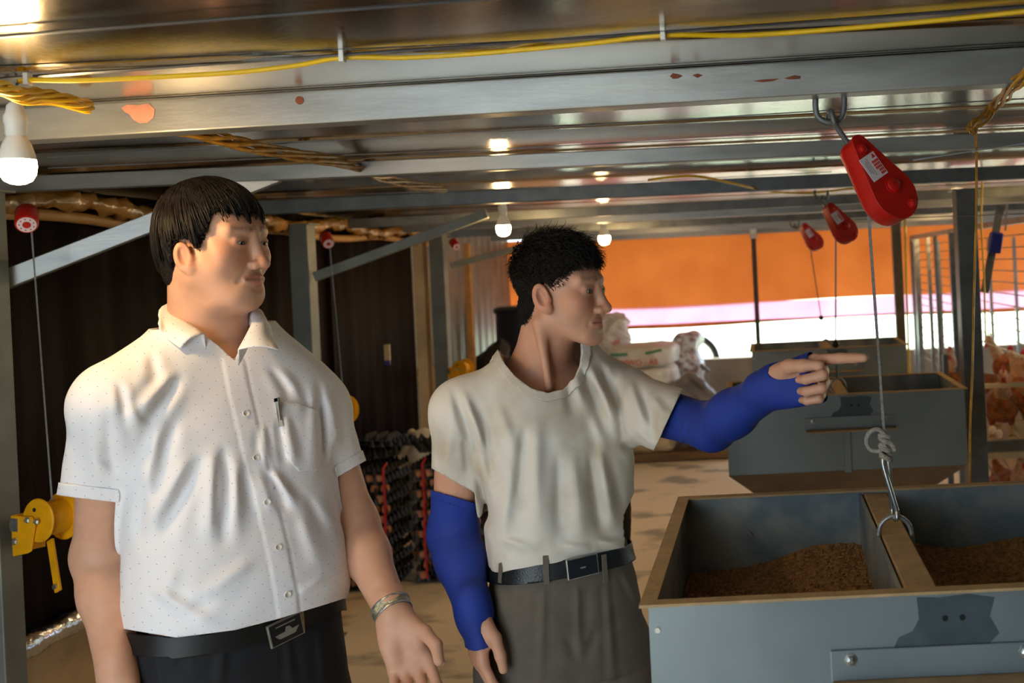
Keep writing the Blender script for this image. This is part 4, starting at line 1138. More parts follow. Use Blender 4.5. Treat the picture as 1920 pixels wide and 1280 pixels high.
def head_sdf(q, A):
    """head in its own frame: x to the wearer's left, y forward, z up; metres for a head 0.225 high"""
    full = A.get('full', 0.0)
    d = ellip(q, (0, -.014, .040), (.073, .093, .074))
    d = smin(d, ellip(q, (0, .026, -.014), (.062 + full * .4, .062, .084)), .03)
    for s in (-1, 1):
        d = smin(d, cone(q, (s * (.048 + full * .6), .002, -.052), (s * .020, .062, -.090), .022 + full, .020 + full * .5), .028)
        d = smin(d, ellip(q, (s * (.040 + full * .5), .056, -.026), (.026 + full, .026, .026 + full)), .024)
    d = smin(d, ellip(q, (0, .072, -.095), (.020 + full * .5, .016, .016)), .018)
    d = smin(d, ellip(q, (0, .068, -.064), (.028, .020, .024)), .020)
    if full: d = smin(d, ellip(q, (0, .034, -.104), (.046, .042, .022)), .03)
    ax = np.abs(q[:, 0]); qa = np.stack([ax, q[:, 1], q[:, 2]], 1)
    # brow, sockets, lids
    d = smin(d, cone(qa, (.010, .086, .0215), (.046, .070, .0225), .009, .009), .018)
    d = smax(d, -ellip(qa, (.031, .1045, .001), (.019, .018, .0115)), .014)
    d = smax(d, -ellip(qa, (.013, .1035, .006), (.007, .012, .014)), .012)
    lid = ellip(qa, (.0315, .0755, .0), (.0165, .0125, .0120))
    d = smin(d, lid, .006)
    op = A.get('eye_open', .0032)
    d = smax(d, -ellip(qa, (.0315, .0885, -.0012), (.0125, .009, op)), .0016)
    d = smin(d, cone(qa, (.019, .0855, .0052), (.044, .0800, .0048), .0020, .0022), .004)      # upper lid fold
    # nose
    d = smin(d, cone(q, (0, .084, .010), (0, .1035, -.033), .0078, .0104), .013)
    d = smin(d, ellip(q, (0, .1075, -.0385), (.0128, .0112, .0098)), .007)
    d = smin(d, ellip(qa, (.0138, .0970, -.0415), (.0088, .0100, .0080)), .006)
    d = smax(d, -ellip(qa, (.0068, .1045, -.0500), (.0040, .0060, .0030)), .003)
    # cheek fold
    fold = cone(qa, (.0205, .094, -.043), (.033 + full * .3, .078, -.070), .0016, .0016)
    d = d + .0022 * np.exp(-(np.maximum(fold, 0) / .004) ** 2)
    # lips
    ly, mw = A.get('lip', 0.0), A.get('mw', 0.0)
    d = smin(d, cone(qa, (.0, .0900 + ly, -.0622), (.023 + mw, .0815 + ly, -.0650), .0046, .0026), .006)
    d = smin(d, cone(qa, (.0, .0892 + ly, -.0735), (.019 + mw, .0812 + ly, -.0690), .0054, .0026), .006)
    d = smax(d, -cone(qa, (.0, .0985 + ly, -.0673), (.0250 + mw, .0862 + ly, -.0668), .0015 + A.get('mouth', 0), .0010), .0022)
    d = smax(d, -ellip(q, (0, .096, -.0845), (.014, .006, .0045)), .006)
    # ears
    ca_, sa_ = math.cos(.38), math.sin(.38); cb, sb = math.cos(.20), math.sin(.20)
    e = qa - np.array((.0725, .000, -.010 + A.get('ear', 0)), np.float32)
    es = A.get('es', 1.0); e = e / es
    ex = e[:, 0] * ca_ + e[:, 1] * sa_; ey = -e[:, 0] * sa_ + e[:, 1] * ca_; ez = e[:, 2]
    ey2 = ey * cb + ez * sb; ez2 = -ey * sb + ez * cb
    E = np.stack([ex, ey2, ez2], 1)
    ear = ellip(E, (.006, -.008, .003), (.0075, .0185, .0300))
    ear = smin(ear, ellip(E, (.005, .001, -.023), (.0062, .0095, .0105)), .008)
    ear = smax(ear, -ellip(E, (.0135, -.0045, .005), (.0085, .0115, .0195)), .003)
    ear = smin(ear, cone(E, (.004, -.006, .020), (.006, .002, -.006), .0035, .0025), .004)
    ear = smin(ear, ellip(E, (.004, .0085, -.004), (.0045, .004, .007)), .004)
    d = smin(d, ear * es, .006)
    return d

def head_tone(q, base, A={}):
    """colour of the skin by place on the head"""
    base = np.array(base); ax = np.abs(q[:, 0]); qa = np.stack([ax, q[:, 1], q[:, 2]], 1)
    c = np.repeat(base[None], len(q), 0)
    def mixin(colr, w): 
        nonlocal c
        c = c * (1 - w[:, None]) + np.array(colr)[None] * w[:, None]
    red = base * np.array((1.06, .84, .78))
    mixin(red, .55 * np.exp(-(ellip(qa, (.042, .064, -.022), (.02, .02, .018)).clip(0) / .012) ** 2))
    mixin(red, .6 * np.exp(-(ellip(q, (0, .104, -.037), (.012, .012, .012)).clip(0) / .006) ** 2))
    mixin(base * np.array((1.0, .74, .66)), .6 * (ax > .0735) * (np.abs(q[:, 2]) < .04))
    ly, mw = A.get('lip', 0.0), A.get('mw', 0.0)
    lip = np.minimum(cone(qa, (.0, .0910 + ly, -.0622), (.023 + mw, .0818 + ly, -.0650), .0046, .0020), cone(qa, (.0, .0902 + ly, -.0735), (.019 + mw, .0815 + ly, -.0690), .0054, .0020))
    mixin(base * np.array((.80, .48, .46)), .85 * np.exp(-(lip.clip(0) / .0022) ** 2) * (q[:, 1] > .074))
    slit = cone(qa, (.0, .0960 + ly, -.0673), (.0255 + mw, .0840 + ly, -.0668), .0010, .0006)
    mixin(base * np.array((.30, .18, .17)), .8 * np.exp(-(slit.clip(0) / .0016) ** 2) * (q[:, 1] > .07))  # shade between the lips painted into the skin colour
    brow = cone(qa, (.012, .094, .0245), (.047, .076, .0245), .0035, .0022)
    nz = .6 + .4 * vnoise(q.astype(np.float32), 900, 5)
    mixin((.02, .015, .012), np.clip(.85 * np.exp(-(brow.clip(0) / .0026) ** 2) * np.clip(nz, .2, 1), 0, .9) * (q[:, 1] > .05))
    lash = np.abs(ellip(qa, (.0315, .0885, -.0008), (.0130, .0075, .0038)))
    mixin((.03, .02, .02), .7 * np.exp(-(lash / .0016) ** 2) * (q[:, 1] > .08) * (q[:, 2] > -.001))
    # darker shaven scalp, sideburn and upper lip shadow
    mixin(base * .62, .45 * np.exp(-(ellip(q, (0, .094, -.056), (.020, .008, .004)).clip(0) / .004) ** 2))
    return c

def set_tone(o, cols):
    a = o.data.color_attributes.new('tone', 'FLOAT_COLOR', 'POINT')
    arr = np.ones((len(o.data.vertices), 4), np.float32); arr[:, :3] = cols
    a.data.foreach_set('color', arr.ravel())

class Hand:
    """palm, four jointed fingers and a thumb; y to the fingertips, z out of the back of the hand, x to the thumb"""
    KN = [(.027, .088), (.007, .093), (-.013, .088), (-.030, .078)]
    LN = [(.044, .026, .021), (.047, .029, .022), (.044, .027, .021), (.034, .021, .019)]
    def __init__(s, W, y, z, left, curls, thumb, scale=1.0, spread=(.06, .0, -.05, -.12)):
        y = Vector(y).normalized(); z = Vector(z); z = (z - y * z.dot(y)).normalized(); x = y.cross(z) * (1 if left else -1)
        s.W = np.array(W, np.float32); s.R = np.stack([np.array(x), np.array(y), np.array(z)], 1).astype(np.float32); s.s = scale
        s.seg = []
        for i, (kx, ky) in enumerate(s.KN):
            p = np.array((kx, ky, 0.0)); t = 0; rr = (.0092, .0088, .0080, .0069) if i < 3 else (.0080, .0076, .0069, .0060)
            sg = []
            for j in range(3):
                t += math.radians(curls[i][j]); q = p + s.LN[i][j] * np.array((math.sin(spread[i]) * math.cos(t), math.cos(t) * math.cos(spread[i]), -math.sin(t)))
                sg.append((p, q, rr[j], rr[j + 1])); p = q
            s.seg.append(sg)
        s.th = [(np.array(a), np.array(b), ra, rb) for a, b, ra, rb in zip(thumb[:-1], thumb[1:], (.0150, .0115, .0100), (.0115, .0100, .0085))]
    def loc(s, Q): return ((Q - s.W) @ s.R) / s.s
    def palm(s, q):
        d = None
        for i, (kx, ky) in enumerate(s.KN):
            c = cone(q, (kx * .55, .004, 0), (kx, ky - .003, 0), .0125, .0112 if i < 3 else .0098)
            d = c if d is None else smin(d, c, .016)
        d = smin(d, cone(q, (0, -.03, 0), (0, .02, -.002), .023, .020), .02)
        d = smin(d, ellip(q, (-.022, .034, -.010), (.013, .032, .010)), .014)
        return d
    def full(s, Q):
        q = s.loc(Q); d = s.palm(q)
        d = smin(d, ellip(q, (.022, .034, -.012), (.015, .030, .013)), .014)
        for sg in s.seg:
            f = None
            for a, b, ra, rb in sg:
                c = cone(q, a, b, ra, rb); f = c if f is None else smin(f, c, .0025)
            d = smin(d, f, .0045)
        f = None
        for a, b, ra, rb in s.th:
            c = cone(q, a, b, ra, rb); f = c if f is None else smin(f, c, .005)
        return smin(d, f, .007) * s.s
    def mitt(s, Q): return s.palm(s.loc(Q)) * s.s
    def thumbd(s, Q):
        q = s.loc(Q); return np.minimum.reduce([cone(q, a, b, ra, rb) for a, b, ra, rb in s.th]) * s.s
    def world(s, p): return Vector((s.W + s.s * (s.R @ np.array(p, np.float32))).tolist())
    def nails(s, m, parent):
        for k, sg in enumerate(s.seg + [s.th]):
            b = MB(); a, e, ra, rb = sg[-1]; d = (e - a) / np.linalg.norm(e - a)
            u = np.cross((1., 0, 0), d) if k < 4 else np.cross((0, 0, 1.), d) * -1
            if k < 4:
                u = np.cross((1., 0, 0), d)
            else:
                u = np.cross(d, np.cross((.5, 0, 1.), d)); u = np.array((.6, 0, .8)) - d * np.dot((.6, 0, .8), d)
            u = u / np.linalg.norm(u); x = np.cross(d, u)
            c = e + u * rb * .78 + d * rb * .10
            M_ = Matrix([Vector((s.R @ v).tolist()) for v in (x, d, u)]).transposed()
            b.ball(s.world(c), (rb * .62 * s.s, rb * .78 * s.s, rb * .30 * s.s), 10, 6, M_)
            b.build('fingernail', m, parent, smooth=True)

def strands(cp, cr, roots, steps, step, comb, lift, grav, limit, rad, Hc, Rh, sc, clump=0, curl=0.0, jitter=.15, seed=0, off=.004, floor_=None):
    """hair strands as thin tapering tubes; all in the head's frame"""
    r_ = np.random.default_rng(seed); n = len(roots); p = roots.copy(); pts = [p.copy()]
    cp = np.array(cp); cr = np.array(cr)
    nrm = (p - cp) / cr ** 2; nrm /= np.linalg.norm(nrm, axis=1, keepdims=True)
    jit = r_.normal(size=(n, 3)) * jitter
    d = comb(p, nrm) + jit + nrm * lift[:, None]; d /= np.linalg.norm(d, axis=1, keepdims=True)
    alive = np.ones(n, bool); ph = r_.random(n) * 6.28; slope = r_.uniform(0, 1, n)
    layer = off * (0.3 + 1.1 * r_.random(n))
    ax1 = r_.normal(size=(n, 3)); ax1 /= np.linalg.norm(ax1, axis=1, keepdims=True)
    for k in range(steps):
        nn = (p - cp) / cr ** 2; nn /= np.linalg.norm(nn, axis=1, keepdims=True)
        dd = .80 * d + .20 * (comb(p, nn) + jit * .6) + np.array((0, 0, -1.)) * grav
        if curl: dd += curl * np.stack([np.sin(k * 1.1 + ph), np.cos(k * 1.1 + ph), np.sin(k * .9 + 2 * ph)], 1)
        dd /= np.linalg.norm(dd, axis=1, keepdims=True); d = dd
        np_ = p + d * (step[:, None] if hasattr(step, '__len__') else step)
        e = np.linalg.norm((np_ - cp) / cr, axis=1); mn = cr.min()
        inside = (e - 1) * mn < layer
        tgt = (1 + layer / mn)
        np_ = np.where(inside[:, None], cp + (np_ - cp) / e[:, None] * tgt[:, None], np_)
        alive &= limit(np_, slope)
        p = np.where(alive[:, None], np_, p); pts.append(p.copy())
    Pn = np.stack(pts, 1)                                        # n, steps+1, 3
    if clump:
        gi = r_.choice(n, clump, replace=False); g0 = Pn[gi, 0]
        nn = np.array([gi[np.argmin(((g0 - a) ** 2).sum(1))] for a in Pn[:, 0]])
        w = (np.linspace(0, 1, steps + 1) ** 1.2 * .72)[None, :, None]
        Pn = Pn * (1 - w) + Pn[nn] * w
    W = Pn * np.array(sc) @ np.array(Rh).T + np.array(Hc)
    T = np.diff(W, axis=1, append=W[:, -1:]); T[:, -1] = T[:, -2]; T /= np.linalg.norm(T, axis=2, keepdims=True) + 1e-9
    up = np.array((.3, .5, .8)); x = np.cross(T, up); x /= np.linalg.norm(x, axis=2, keepdims=True) + 1e-9; y = np.cross(T, x)
    m = steps + 1; rr = rad * (1 - .8 * np.linspace(0, 1, m) ** 1.5)[None, :, None]
    ring = [W + rr * (x * math.cos(a) + y * math.sin(a)) for a in (0, 2.094, 4.189)]
    V = np.stack(ring, 2).reshape(-1, 3)
    idx = (np.arange(n)[:, None] * m + np.arange(m - 1)[None]).ravel() * 3
    F = np.concatenate([np.stack([idx + a, idx + b, idx + 3 + b, idx + 3 + a], 1) for a, b in ((0, 1), (1, 2), (2, 0))])
    # drop collapsed pieces
    keep = np.linalg.norm(V[F[:, 0]] - V[F[:, 3]], axis=1) > 1e-5
    return V, F[keep]

def fast_mesh(name, V, F, m, parent):
    base = np.array(wloc(parent)); me = bpy.data.meshes.new(name)
    me.vertices.add(len(V)); me.vertices.foreach_set('co', (V - base).astype(np.float32).ravel())
    me.loops.add(F.size); me.loops.foreach_set('vertex_index', F.astype(np.int32).ravel())
    me.polygons.add(len(F)); me.polygons.foreach_set('loop_start', np.arange(0, F.size, F.shape[1], dtype=np.int32))
    me.polygons.foreach_set('use_smooth', [True] * len(F))
    me.update(calc_edges=True); me.validate(); me.materials.append(m)
    o = bpy.data.objects.new(name, me); col.objects.link(o); o.parent = parent; return o

def join_np(parts):
    Vs, Fs, k = [], [], 0
    for V, F in parts:
        Vs.append(np.asarray(V)); Fs += [tuple(int(i) + k for i in f) for f in F]; k += len(V)
    return np.concatenate(Vs), Fs

def hair_mat(name, c, c2):
    m, nt, b = new_mat(name); L = nt.links.new
    tc = N(nt, 'ShaderNodeTexCoord'); nz = N(nt, 'ShaderNodeTexNoise'); nz.inputs['Scale'].default_value = 120
    L(tc.outputs['Object'], nz.inputs['Vector'])
    rp = N(nt, 'ShaderNodeValToRGB'); rp.color_ramp.elements[0].color = lin(c2) + (1,); rp.color_ramp.elements[1].color = lin(c) + (1,)
    rp.color_ramp.elements[0].position = .35; rp.color_ramp.elements[1].position = .68
    L(nz.outputs[0], rp.inputs[0]); L(rp.outputs[0], b.inputs['Base Color'])
    b.inputs['Roughness'].default_value = .42; b.inputs['Specular IOR Level'].default_value = .35
    return m
m_hair = hair_mat('black_hair', (30, 22, 16), (14, 11, 9))
m_haircap = mat('hair_roots', (20, 16, 13), rough=.75, var=.4, scale=150, bump=.6, bscale=420, spec=.2)
m_skin = skin_mat('skin')
m_nail = mat('fingernail', (206, 158, 136), rough=.3, var=.05)
m_sclera = mat('eye_white', (214, 206, 198), rough=.2, var=.02)
m_iris = mat('dark_iris', (22, 14, 10), rough=.3, spec=.3, var=.1)
m_leather = mat('black_leather', (20, 24, 28), rough=.35, var=.25, scale=30, bump=.15, bscale=300)

def R_of(fwd, up):
    f = np.array(fwd, float); f /= np.linalg.norm(f); u = np.array(up, float); u = u - f * (u @ f); u /= np.linalg.norm(u)
    l = np.cross(f, u) * -1                                     # wearer's left = up x forward
    return np.stack([l, f, u], 1).astype(np.float32)

def shoe_pair(root, O, L, F, m, spread=.11, toe=.25):
    for s in (-1, 1):
        c = O + L * s * spread; fd = F * math.cos(.18) + L * s * math.sin(.18); ld = np.cross(fd, (0, 0, 1)) * -1
        def f(Q):
            p = Q - c.astype(np.float32); a = p @ fd.astype(np.float32); b = p @ ld.astype(np.float32); z = p[:, 2]
            q = np.stack([a, b, z], 1)
            d = smin(ellip(q, (.10, 0, .03), (.11, .047, .042)), ellip(q, (-.03, 0, .045), (.065, .040, .055)), .04)
            return smax(d, -(z - .003), .006)
        V, F_ = surf(f, c + np.array((-.25, -.25, -.02)), c + np.array((.25, .25, .14)), .01, proj=1)
        mesh_np('shoe', V, F_, m, root)

def neck_and_shirt_clip(): pass
# ------------------------------------------------------------------ the man in the grey tee
def man_tee():
    Yb = 2.0
    O = np.array(P(1045, 900, Yb)); O[2] = 0; O = O.astype(np.float32)
    yaw = math.radians(28); F = np.array((math.sin(yaw), -math.cos(yaw), 0), np.float32); L = np.array((math.cos(yaw), math.sin(yaw), 0), np.float32)
    root = thing('person', 'person in a worn pale grey tee with blue arm sleeves, pointing beyond the hoppers', 'person', (float(O[0]), float(O[1]), 0))
    lf = lambda Q: ((Q - O) @ L, (Q - O) @ F, Q[:, 2])
    vw = np.array((-O[0], -O[1], 0), np.float32); vw /= np.linalg.norm(vw); fv = lambda Q: (Q - O) @ vw      # towards the viewer
    # joints
    shR, elR, wrR = nP(868, 768, 1.94), nP(850, 1000, 2.00), nP(889, 1150, 1.87)
    shL, elL = nP(1158, 752, 2.05), nP(1335, 800, 1.83)
    Hl_y = Vector((.84, -.46, .20)).normalized(); Hl_x = Vector((-.22, -.02, .97)); Hl_x = (Hl_x - Hl_y * Hl_x.dot(Hl_y)).normalized()
    Hl_z = Hl_x.cross(Hl_y)
    K = P(1532, 674, 1.63); wrL = K - Hl_y * .088 - Hl_x * .027
    curled = (74, 96, 55)
    handL = Hand(wrL, Hl_y, Hl_z, True, [(6, 6, 4), (66, 98, 55), (70, 98, 55), (72, 95, 55)], [(.020, .016, -.010), (.030, .048, -.026), (.027, .078, -.032), (.021, .104, -.030)], 1.0, spread=(-.13, 0, -.02, -.05))
    Hr_y = Vector((.10, -.12, -1)).normalized()
    handR = Hand(wrR, Hr_y, Vector((-.85, -.55, 0)), False, [(18, 28, 18), (22, 32, 20), (26, 34, 20), (30, 36, 22)], [(.020, .016, -.010), (.040, .046, -.022), (.042, .078, -.028), (.038, .104, -.032)], 1.0)
    wrL = np.array(wrL, np.float32)
    # ---- torso of the tee
    tab = smooth_tab([(.80, 0, 0, .150, .100, .105), (.93, 0, .0, .138, .110, .098), (.97, 0, .005, .142, .120, .100), (1.01, 0, .008, .149, .124, .098), (1.07, 0, .008, .147, .117, .098), (1.14, 0, .006, .152, .112, .100),
                      (1.22, 0, .002, .166, .110, .105), (1.28, 0, -.004, .160, .095, .100), (1.34, 0, -.012, .10, .076, .080), (1.42, 0, -.02, .07, .06, .065)])
    neck0 = nP(1016, 700, 2.015); neck1 = nP(1036, 590, 2.01)
    sw = [  # folds: pixel strokes, width, height in metres (positive stands out)
        (852, 735, 893, 860, 9, -.006), (872, 745, 912, 850, 8, .004), (905, 800, 930, 905, 9, -.005), (935, 760, 968, 860, 10, .003), (893, 880, 925, 1000, 9, -.004),
        (1008, 800, 1006, 1000, 13, .006), (1046, 850, 1050, 1010, 10, -.005), (1075, 850, 1092, 1015, 12, .006), (1105, 850, 1128, 1000, 9, -.005), (1125, 840, 1150, 985, 9, .005), (965, 870, 940, 1005, 11, .004), (985, 800, 970, 930, 9, -.004),
        (1072, 700, 1096, 765, 7, .004), (1088, 690, 1125, 770, 7, -.005), (1105, 680, 1150, 790, 8, .005), (1128, 685, 1160, 770, 7, -.005), (1150, 700, 1172, 830, 9, -.008), (1060, 720, 1075, 780, 8, -.003), (1110, 780, 1140, 850, 9, .004),
        (1182, 715, 1205, 800, 8, .005), (1205, 740, 1230, 820, 7, -.005), (1190, 800, 1225, 838, 7, .004), (1225, 745, 1250, 780, 7, .003), (1165, 830, 1200, 850, 8, -.003),
        (940, 1010, 1000, 1030, 8, .004), (1050, 1022, 1110, 1030, 7, .004), (1120, 1015, 1165, 1020, 7, .004), (845, 800, 840, 880, 8, .003), (868, 820, 880, 890, 7, -.004)]
    sgR = (shR + np.array((0, 0, .004), np.float32)); hemR = nP(857, 905, 1.98); hemL = nP(1250, 785, 1.93)
    def tee(Q, fold=True):
        l, f, z = lf(Q)
        d = loft(l, f, z, tab)
        d = smin(d, cone(Q, O + L * .055 + np.array((0, 0, 1.306), np.float32) - F * .012, shL, .054, .060), .05)
        d = smin(d, cone(Q, O - L * .055 + np.array((0, 0, 1.302), np.float32) - F * .012, shR, .054, .056), .05)
        d = smax(d, z - 1.41, .02)
        d = smin(d, cone(Q, shR, hemR + (hemR - shR) * .3, .056, .048), .035)
        d = smin(d, cone(Q, shL, hemL + (hemL - shL) * .3, .066, .064), .04)
        if fold:
            m = 1 / (1 + np.exp(-(fv(Q) + .01) / .012)); d = d - 1.6 * folds(Q, sw, m) - .0016 * vnoise(Q, 40, 2) - .0008 * vnoise(Q, 110, 4)
            d = d - .0025 * vnoise(Q, 26, 8) * (1 - m)
        return d
    V, Fc = surf(lambda Q: tee(Q), (-1.0, 1.62, .84), (-.02, 2.3, 1.45), .0048)
    l, f, z = lf(V.astype(np.float32))
    hem = .962 + .14 * (f - .11) - z                                            # keep above the belt
    hem = np.where(np.abs(l) > .19, -1, hem)
    uR = (hemR - shR) / np.linalg.norm(hemR - shR); uL = (hemL - shL); uL = uL / np.linalg.norm(uL)
    px, py = proj(V)
    cutR = np.where((V[:, 0] < (shR[0] + .075)) & (V[:, 2] < shR[2] - .05) & (V[:, 2] > .9), (-(px - 820) * 41 + (py - 884) * 73) / 84 * .00107, -1)
    cutR = np.minimum(cutR, loft(l, f, z, tab) + .004 - cone(V.astype(np.float32), shR, hemR + (hemR - shR) * .3, .056, .048))
    nl = np.array((.86, -.26, .40), np.float32) * 0 + uL
    cutL = np.where(V[:, 0] > shL[0] + .015, ((px - 1273) * 110 + (py - 742) * 51) / 121 * .00105, -1)
    # round neckline: an elliptical tilted cutter around the neck
    na = np.array((.02, .16, 1.0)); na /= np.linalg.norm(na); nc_ = np.array(nP(1012, 690, 2.005))
    def neckcut(V):
        l, f, z = lf(V.astype(np.float32)); px, py = proj(V)
        pol = [(935, 600), (936, 656), (946, 681), (966, 706), (996, 729), (1026, 738), (1055, 731), (1076, 711), (1087, 686), (1090, 664), (1088, 600)]
        dn = np.linalg.norm((V - nc_)[:, :2], axis=1)
        return np.maximum(z - 1.385, np.where(fv(V) > -.02, -poly_sd(px, py, pol) * .00105, np.where(z > 1.25, .079 - dn, -1)))
    g = np.maximum.reduce([hem, cutR, cutL, neckcut(V)])
    Vt, Ft = clip(V, Fc, g)
    m_tee = mat('worn_grey_cotton', (212, 206, 196), rough=.9, c2=(188, 176, 156), lo=.33, hi=.55, scale=9, bump=.12, bscale=600, detail=6, bdist=.002)
    mesh_np('tee_shirt', Vt, Ft, m_tee, root, thick=.0022, off=-1)
    # neckband: a strip of the same cloth round the neck
    gb = np.maximum(neckcut(V), -neckcut(V) - .0165)
    Vb, Fb = clip(V, Fc, gb)
    nb = vnormals(Vb, Fb); mesh_np('neckband', Vb + nb * .0018, Fb, m_tee, root, thick=.003, off=1)
    # ---- arms
    def armR(Q):
        d = cone(Q, shR, elR, .050, .040); d = smin(d, cone(Q, elR, elR + (wrR - elR) * .35, .040, .041), .03)
        d = smin(d, cone(Q, elR + (wrR - elR) * .3, wrR, .041, .027), .02)
        return d
    def armL(Q):
        d = cone(Q, shL, elL, .047, .035); d = smin(d, cone(Q, elL, elL + (wrL - elL) * .35, .035, .036), .03)
        return smin(d, cone(Q, elL + (wrL - elL) * .3, wrL, .036, .027), .02)
    skinR = lambda Q: smin(armR(Q), handR.full(Q), .016)
    skinL = lambda Q: smin(armL(Q), handL.full(Q), .016)
    # ---- head
    Hc = np.array(P(1054, 548, 1.985)); sc = (.92, .89, .95)
    yw = math.radians(73); fw = np.array((math.sin(yw), -math.cos(yw), .02)); Rh = R_of(fw, (.055, .0, 1))
    A = dict(eye_open=.0042, mouth=.0012)
    def hq(Q): return (((Q - Hc.astype(np.float32)) @ Rh) / np.array(sc, np.float32))
    def head(Q):
        q = hq(Q); d = head_sdf(q, A) * .97
        base = nP(1010, 705, 2.03); topn = (Hc + Rh @ np.array((0, -.026, -.045))).astype(np.float32)
        d = smin(d, cone(Q, topn, base, .053, .058), .026)
        d = smin(d, cone(Q, base, base + np.array((0, 0, -.06), np.float32), .058, .085), .03)
        # trapezius and collar bones, neck muscles
        d = smin(d, cone(Q, base + np.array((0, .01, .0), np.float32), O + L * .10 + np.array((0, 0, 1.275), np.float32) - F * .01, .040, .030), .03)
        d = smin(d, cone(Q, base + np.array((0, .01, .0), np.float32), O - L * .10 + np.array((0, 0, 1.270), np.float32) - F * .01, .040, .030), .03)
        d = smin(d, ellip(Q, O - F * .012 + np.array((0, 0, 1.22), np.float32), (.11, .068, .09), np.stack([L, F, np.array((0, 0, 1), np.float32)], 1)), .03)
        mast = (Hc + Rh @ np.array((-.060, -.022, -.058))).astype(np.float32)
        d = smin(d, cone(Q, mast, nP(1030, 726, 1.945), .010, .007), .022)
        return d
    V1, F1 = surf(head, np.array(P(1030, 560, 1.985)) - np.array((.2, .19, .33)), np.array(P(1030, 560, 1.985)) + np.array((.2, .2, .16)), .0026)
    lo = np.minimum(np.minimum(shR, elR), wrR) - .12; lo[2] -= .12; hi = np.maximum(np.maximum(shR, elR), wrR) + .12
    V2, F2 = surf(skinR, lo, hi, .0036)
    lo = np.minimum(np.minimum(shL, elL), wrL) - .12; hi = np.maximum(np.maximum(shL, elL), wrL) + .12; hi[0] += .15
    V3_, F3 = surf(skinL, lo, hi, .0028)
    inner = lambda Q: smax(loft(*lf(Q), tab), Q[:, 2] - 1.30, .03) + .024
    V4, F4 = surf(inner, (-1.0, 1.62, .84), (-.02, 2.3, 1.25), .014, proj=0)
    base = np.array(lin((204, 152, 124)))
    VV, FF = join_np([(V1, F1), (V2, F2), (V3_, F3), (V4, F4)])
    body = mesh_np('body', VV, FF, m_skin, root)
    q1 = hq(V1.astype(np.float32)); t1 = head_tone(q1, base, A)
    t2 = np.repeat(base[None], len(VV) - len(V1), 0)
    set_tone(body, np.concatenate([t1, t2]))
    handL.nails(m_nail, root)
    # eyes
    for s in (-1, 1):
        c = Hc + Rh @ (np.array((s * .0315, .0735, -.0005)) * sc); e = MB().ball(tuple(c), .0118, 16, 12).build('eye', m_sclera, root, smooth=True)
        gz = Vector((Rh @ np.array((.10, 1, -.02))).tolist()).normalized()
        MB().lathe([(.0062, .0098), (.0058, .0106), (.003, .0116), (.0005, .012)], tuple(c), gz, 16).build('iris', m_iris, e, smooth=True)
    # ---- hair: short, wavy, lifted at the front
    hl = ([0, 25, 36, 43, 50, 60, 68, 74, 98, 110, 122, 150, 180], [.064, .060, .052, .036, .008, -.020, -.022, .020, .020, -.022, -.048, -.064, -.070])
    def hairline(q):
        ph = np.degrees(np.arctan2(np.abs(q[:, 0]), q[:, 1] + .014)); return np.interp(ph, *hl)
    cp, cr = (0, -.014, .040), (.073, .093, .074)
    def capf(Q):
        q = hq(Q); top = np.clip((q[:, 2] - .03) / .06, 0, 1); frontal = np.clip((q[:, 1] - .0) / .08, 0, 1)
        d = ellip(q, cp, np.array(cr) + .003) - .006 * top - .008 * top * frontal
        d = smin(d, ellip(q, (0, -.052, -.03), (.060, .052, .058)), .02)
        return d - (.0015 + .003 * top) * vnoise(q, 130, 7) - .004 * top * vnoise(q, 55, 9)
    Vh, Fh = surf(capf, Hc - .15, Hc + .17, .0035, proj=1)
    qh = hq(Vh.astype(np.float32)); gl = (hairline(qh) - qh[:, 2]) + .003 * vnoise(qh.astype(np.float32), 240, 3)
    Vh, Fh = clip(Vh, Fh, gl); hair = mesh_np('hair', Vh, Fh, m_haircap, root, thick=.002, off=-1)
    r_ = np.random.default_rng(2); dv = r_.normal(size=(9000, 3)); dv /= np.linalg.norm(dv, axis=1, keepdims=True)
    rt = np.array(cp) + dv * (np.array(cr) + .004); rt = np.concatenate([rt, (np.array((0, -.052, -.03)) + dv * np.array((.060, .052, .058)))[:2600]])
    e0 = np.linalg.norm((rt - np.array(cp)) / np.array(cr), axis=1)
    rt = rt[(rt[:, 2] > hairline(rt)) & (e0 > .98)]
    top = np.clip((rt[:, 2] - .03) / .06, 0, 1)
    def comb(p, n):
        t = p - np.array((.0, -.05, .10)); t = t + np.array((0, .02, .03)); t = t - n * (t * n).sum(1, keepdims=True); return t / (np.linalg.norm(t, axis=1, keepdims=True) + 1e-6)
    stp = .0014 + .0036 * top
    Vs, Fs = strands(cp, np.array(cr) + .004, rt, 10, stp, comb, .35 + 1.3 * top, .05, lambda p, s: np.ones(len(p), bool), .0009, Hc, Rh, sc, clump=0, curl=.42, jitter=.35, seed=4, off=.001)
    fast_mesh('hair_strands', Vs, Fs, m_hair, hair)
    # ---- blue arm sleeves
    m_blue = mat('blue_stretch_sleeve', (20, 50, 140), rough=.75, var=.12, scale=14, bump=.10, bscale=700, bdist=.002)
    wr_w = [(1285, 790, 1275, 840, 4, .0022), (1296, 795, 1288, 838, 4, .002), (1308, 800, 1300, 838, 4, .0018)]
    sR = lambda Q: smin(armR(Q), handR.mitt(Q), .02) - .0036 - .0010 * vnoise(Q, 60, 3)
    def sL(Q):
        d = smin(armL(Q), handL.mitt(Q), .02) - .0036
        return d - folds(Q, wr_w, 1.0) - .0010 * vnoise(Q, 60, 4)
    lo = np.minimum(np.minimum(shR, elR), wrR) - .10; lo[2] -= .10; hi = np.maximum(np.maximum(shR, elR), wrR) + .10
    Vb, Fb = surf(sR, lo, hi, .0036)
    qy = handR.loc(Vb.astype(np.float32)); px, py = proj(Vb)
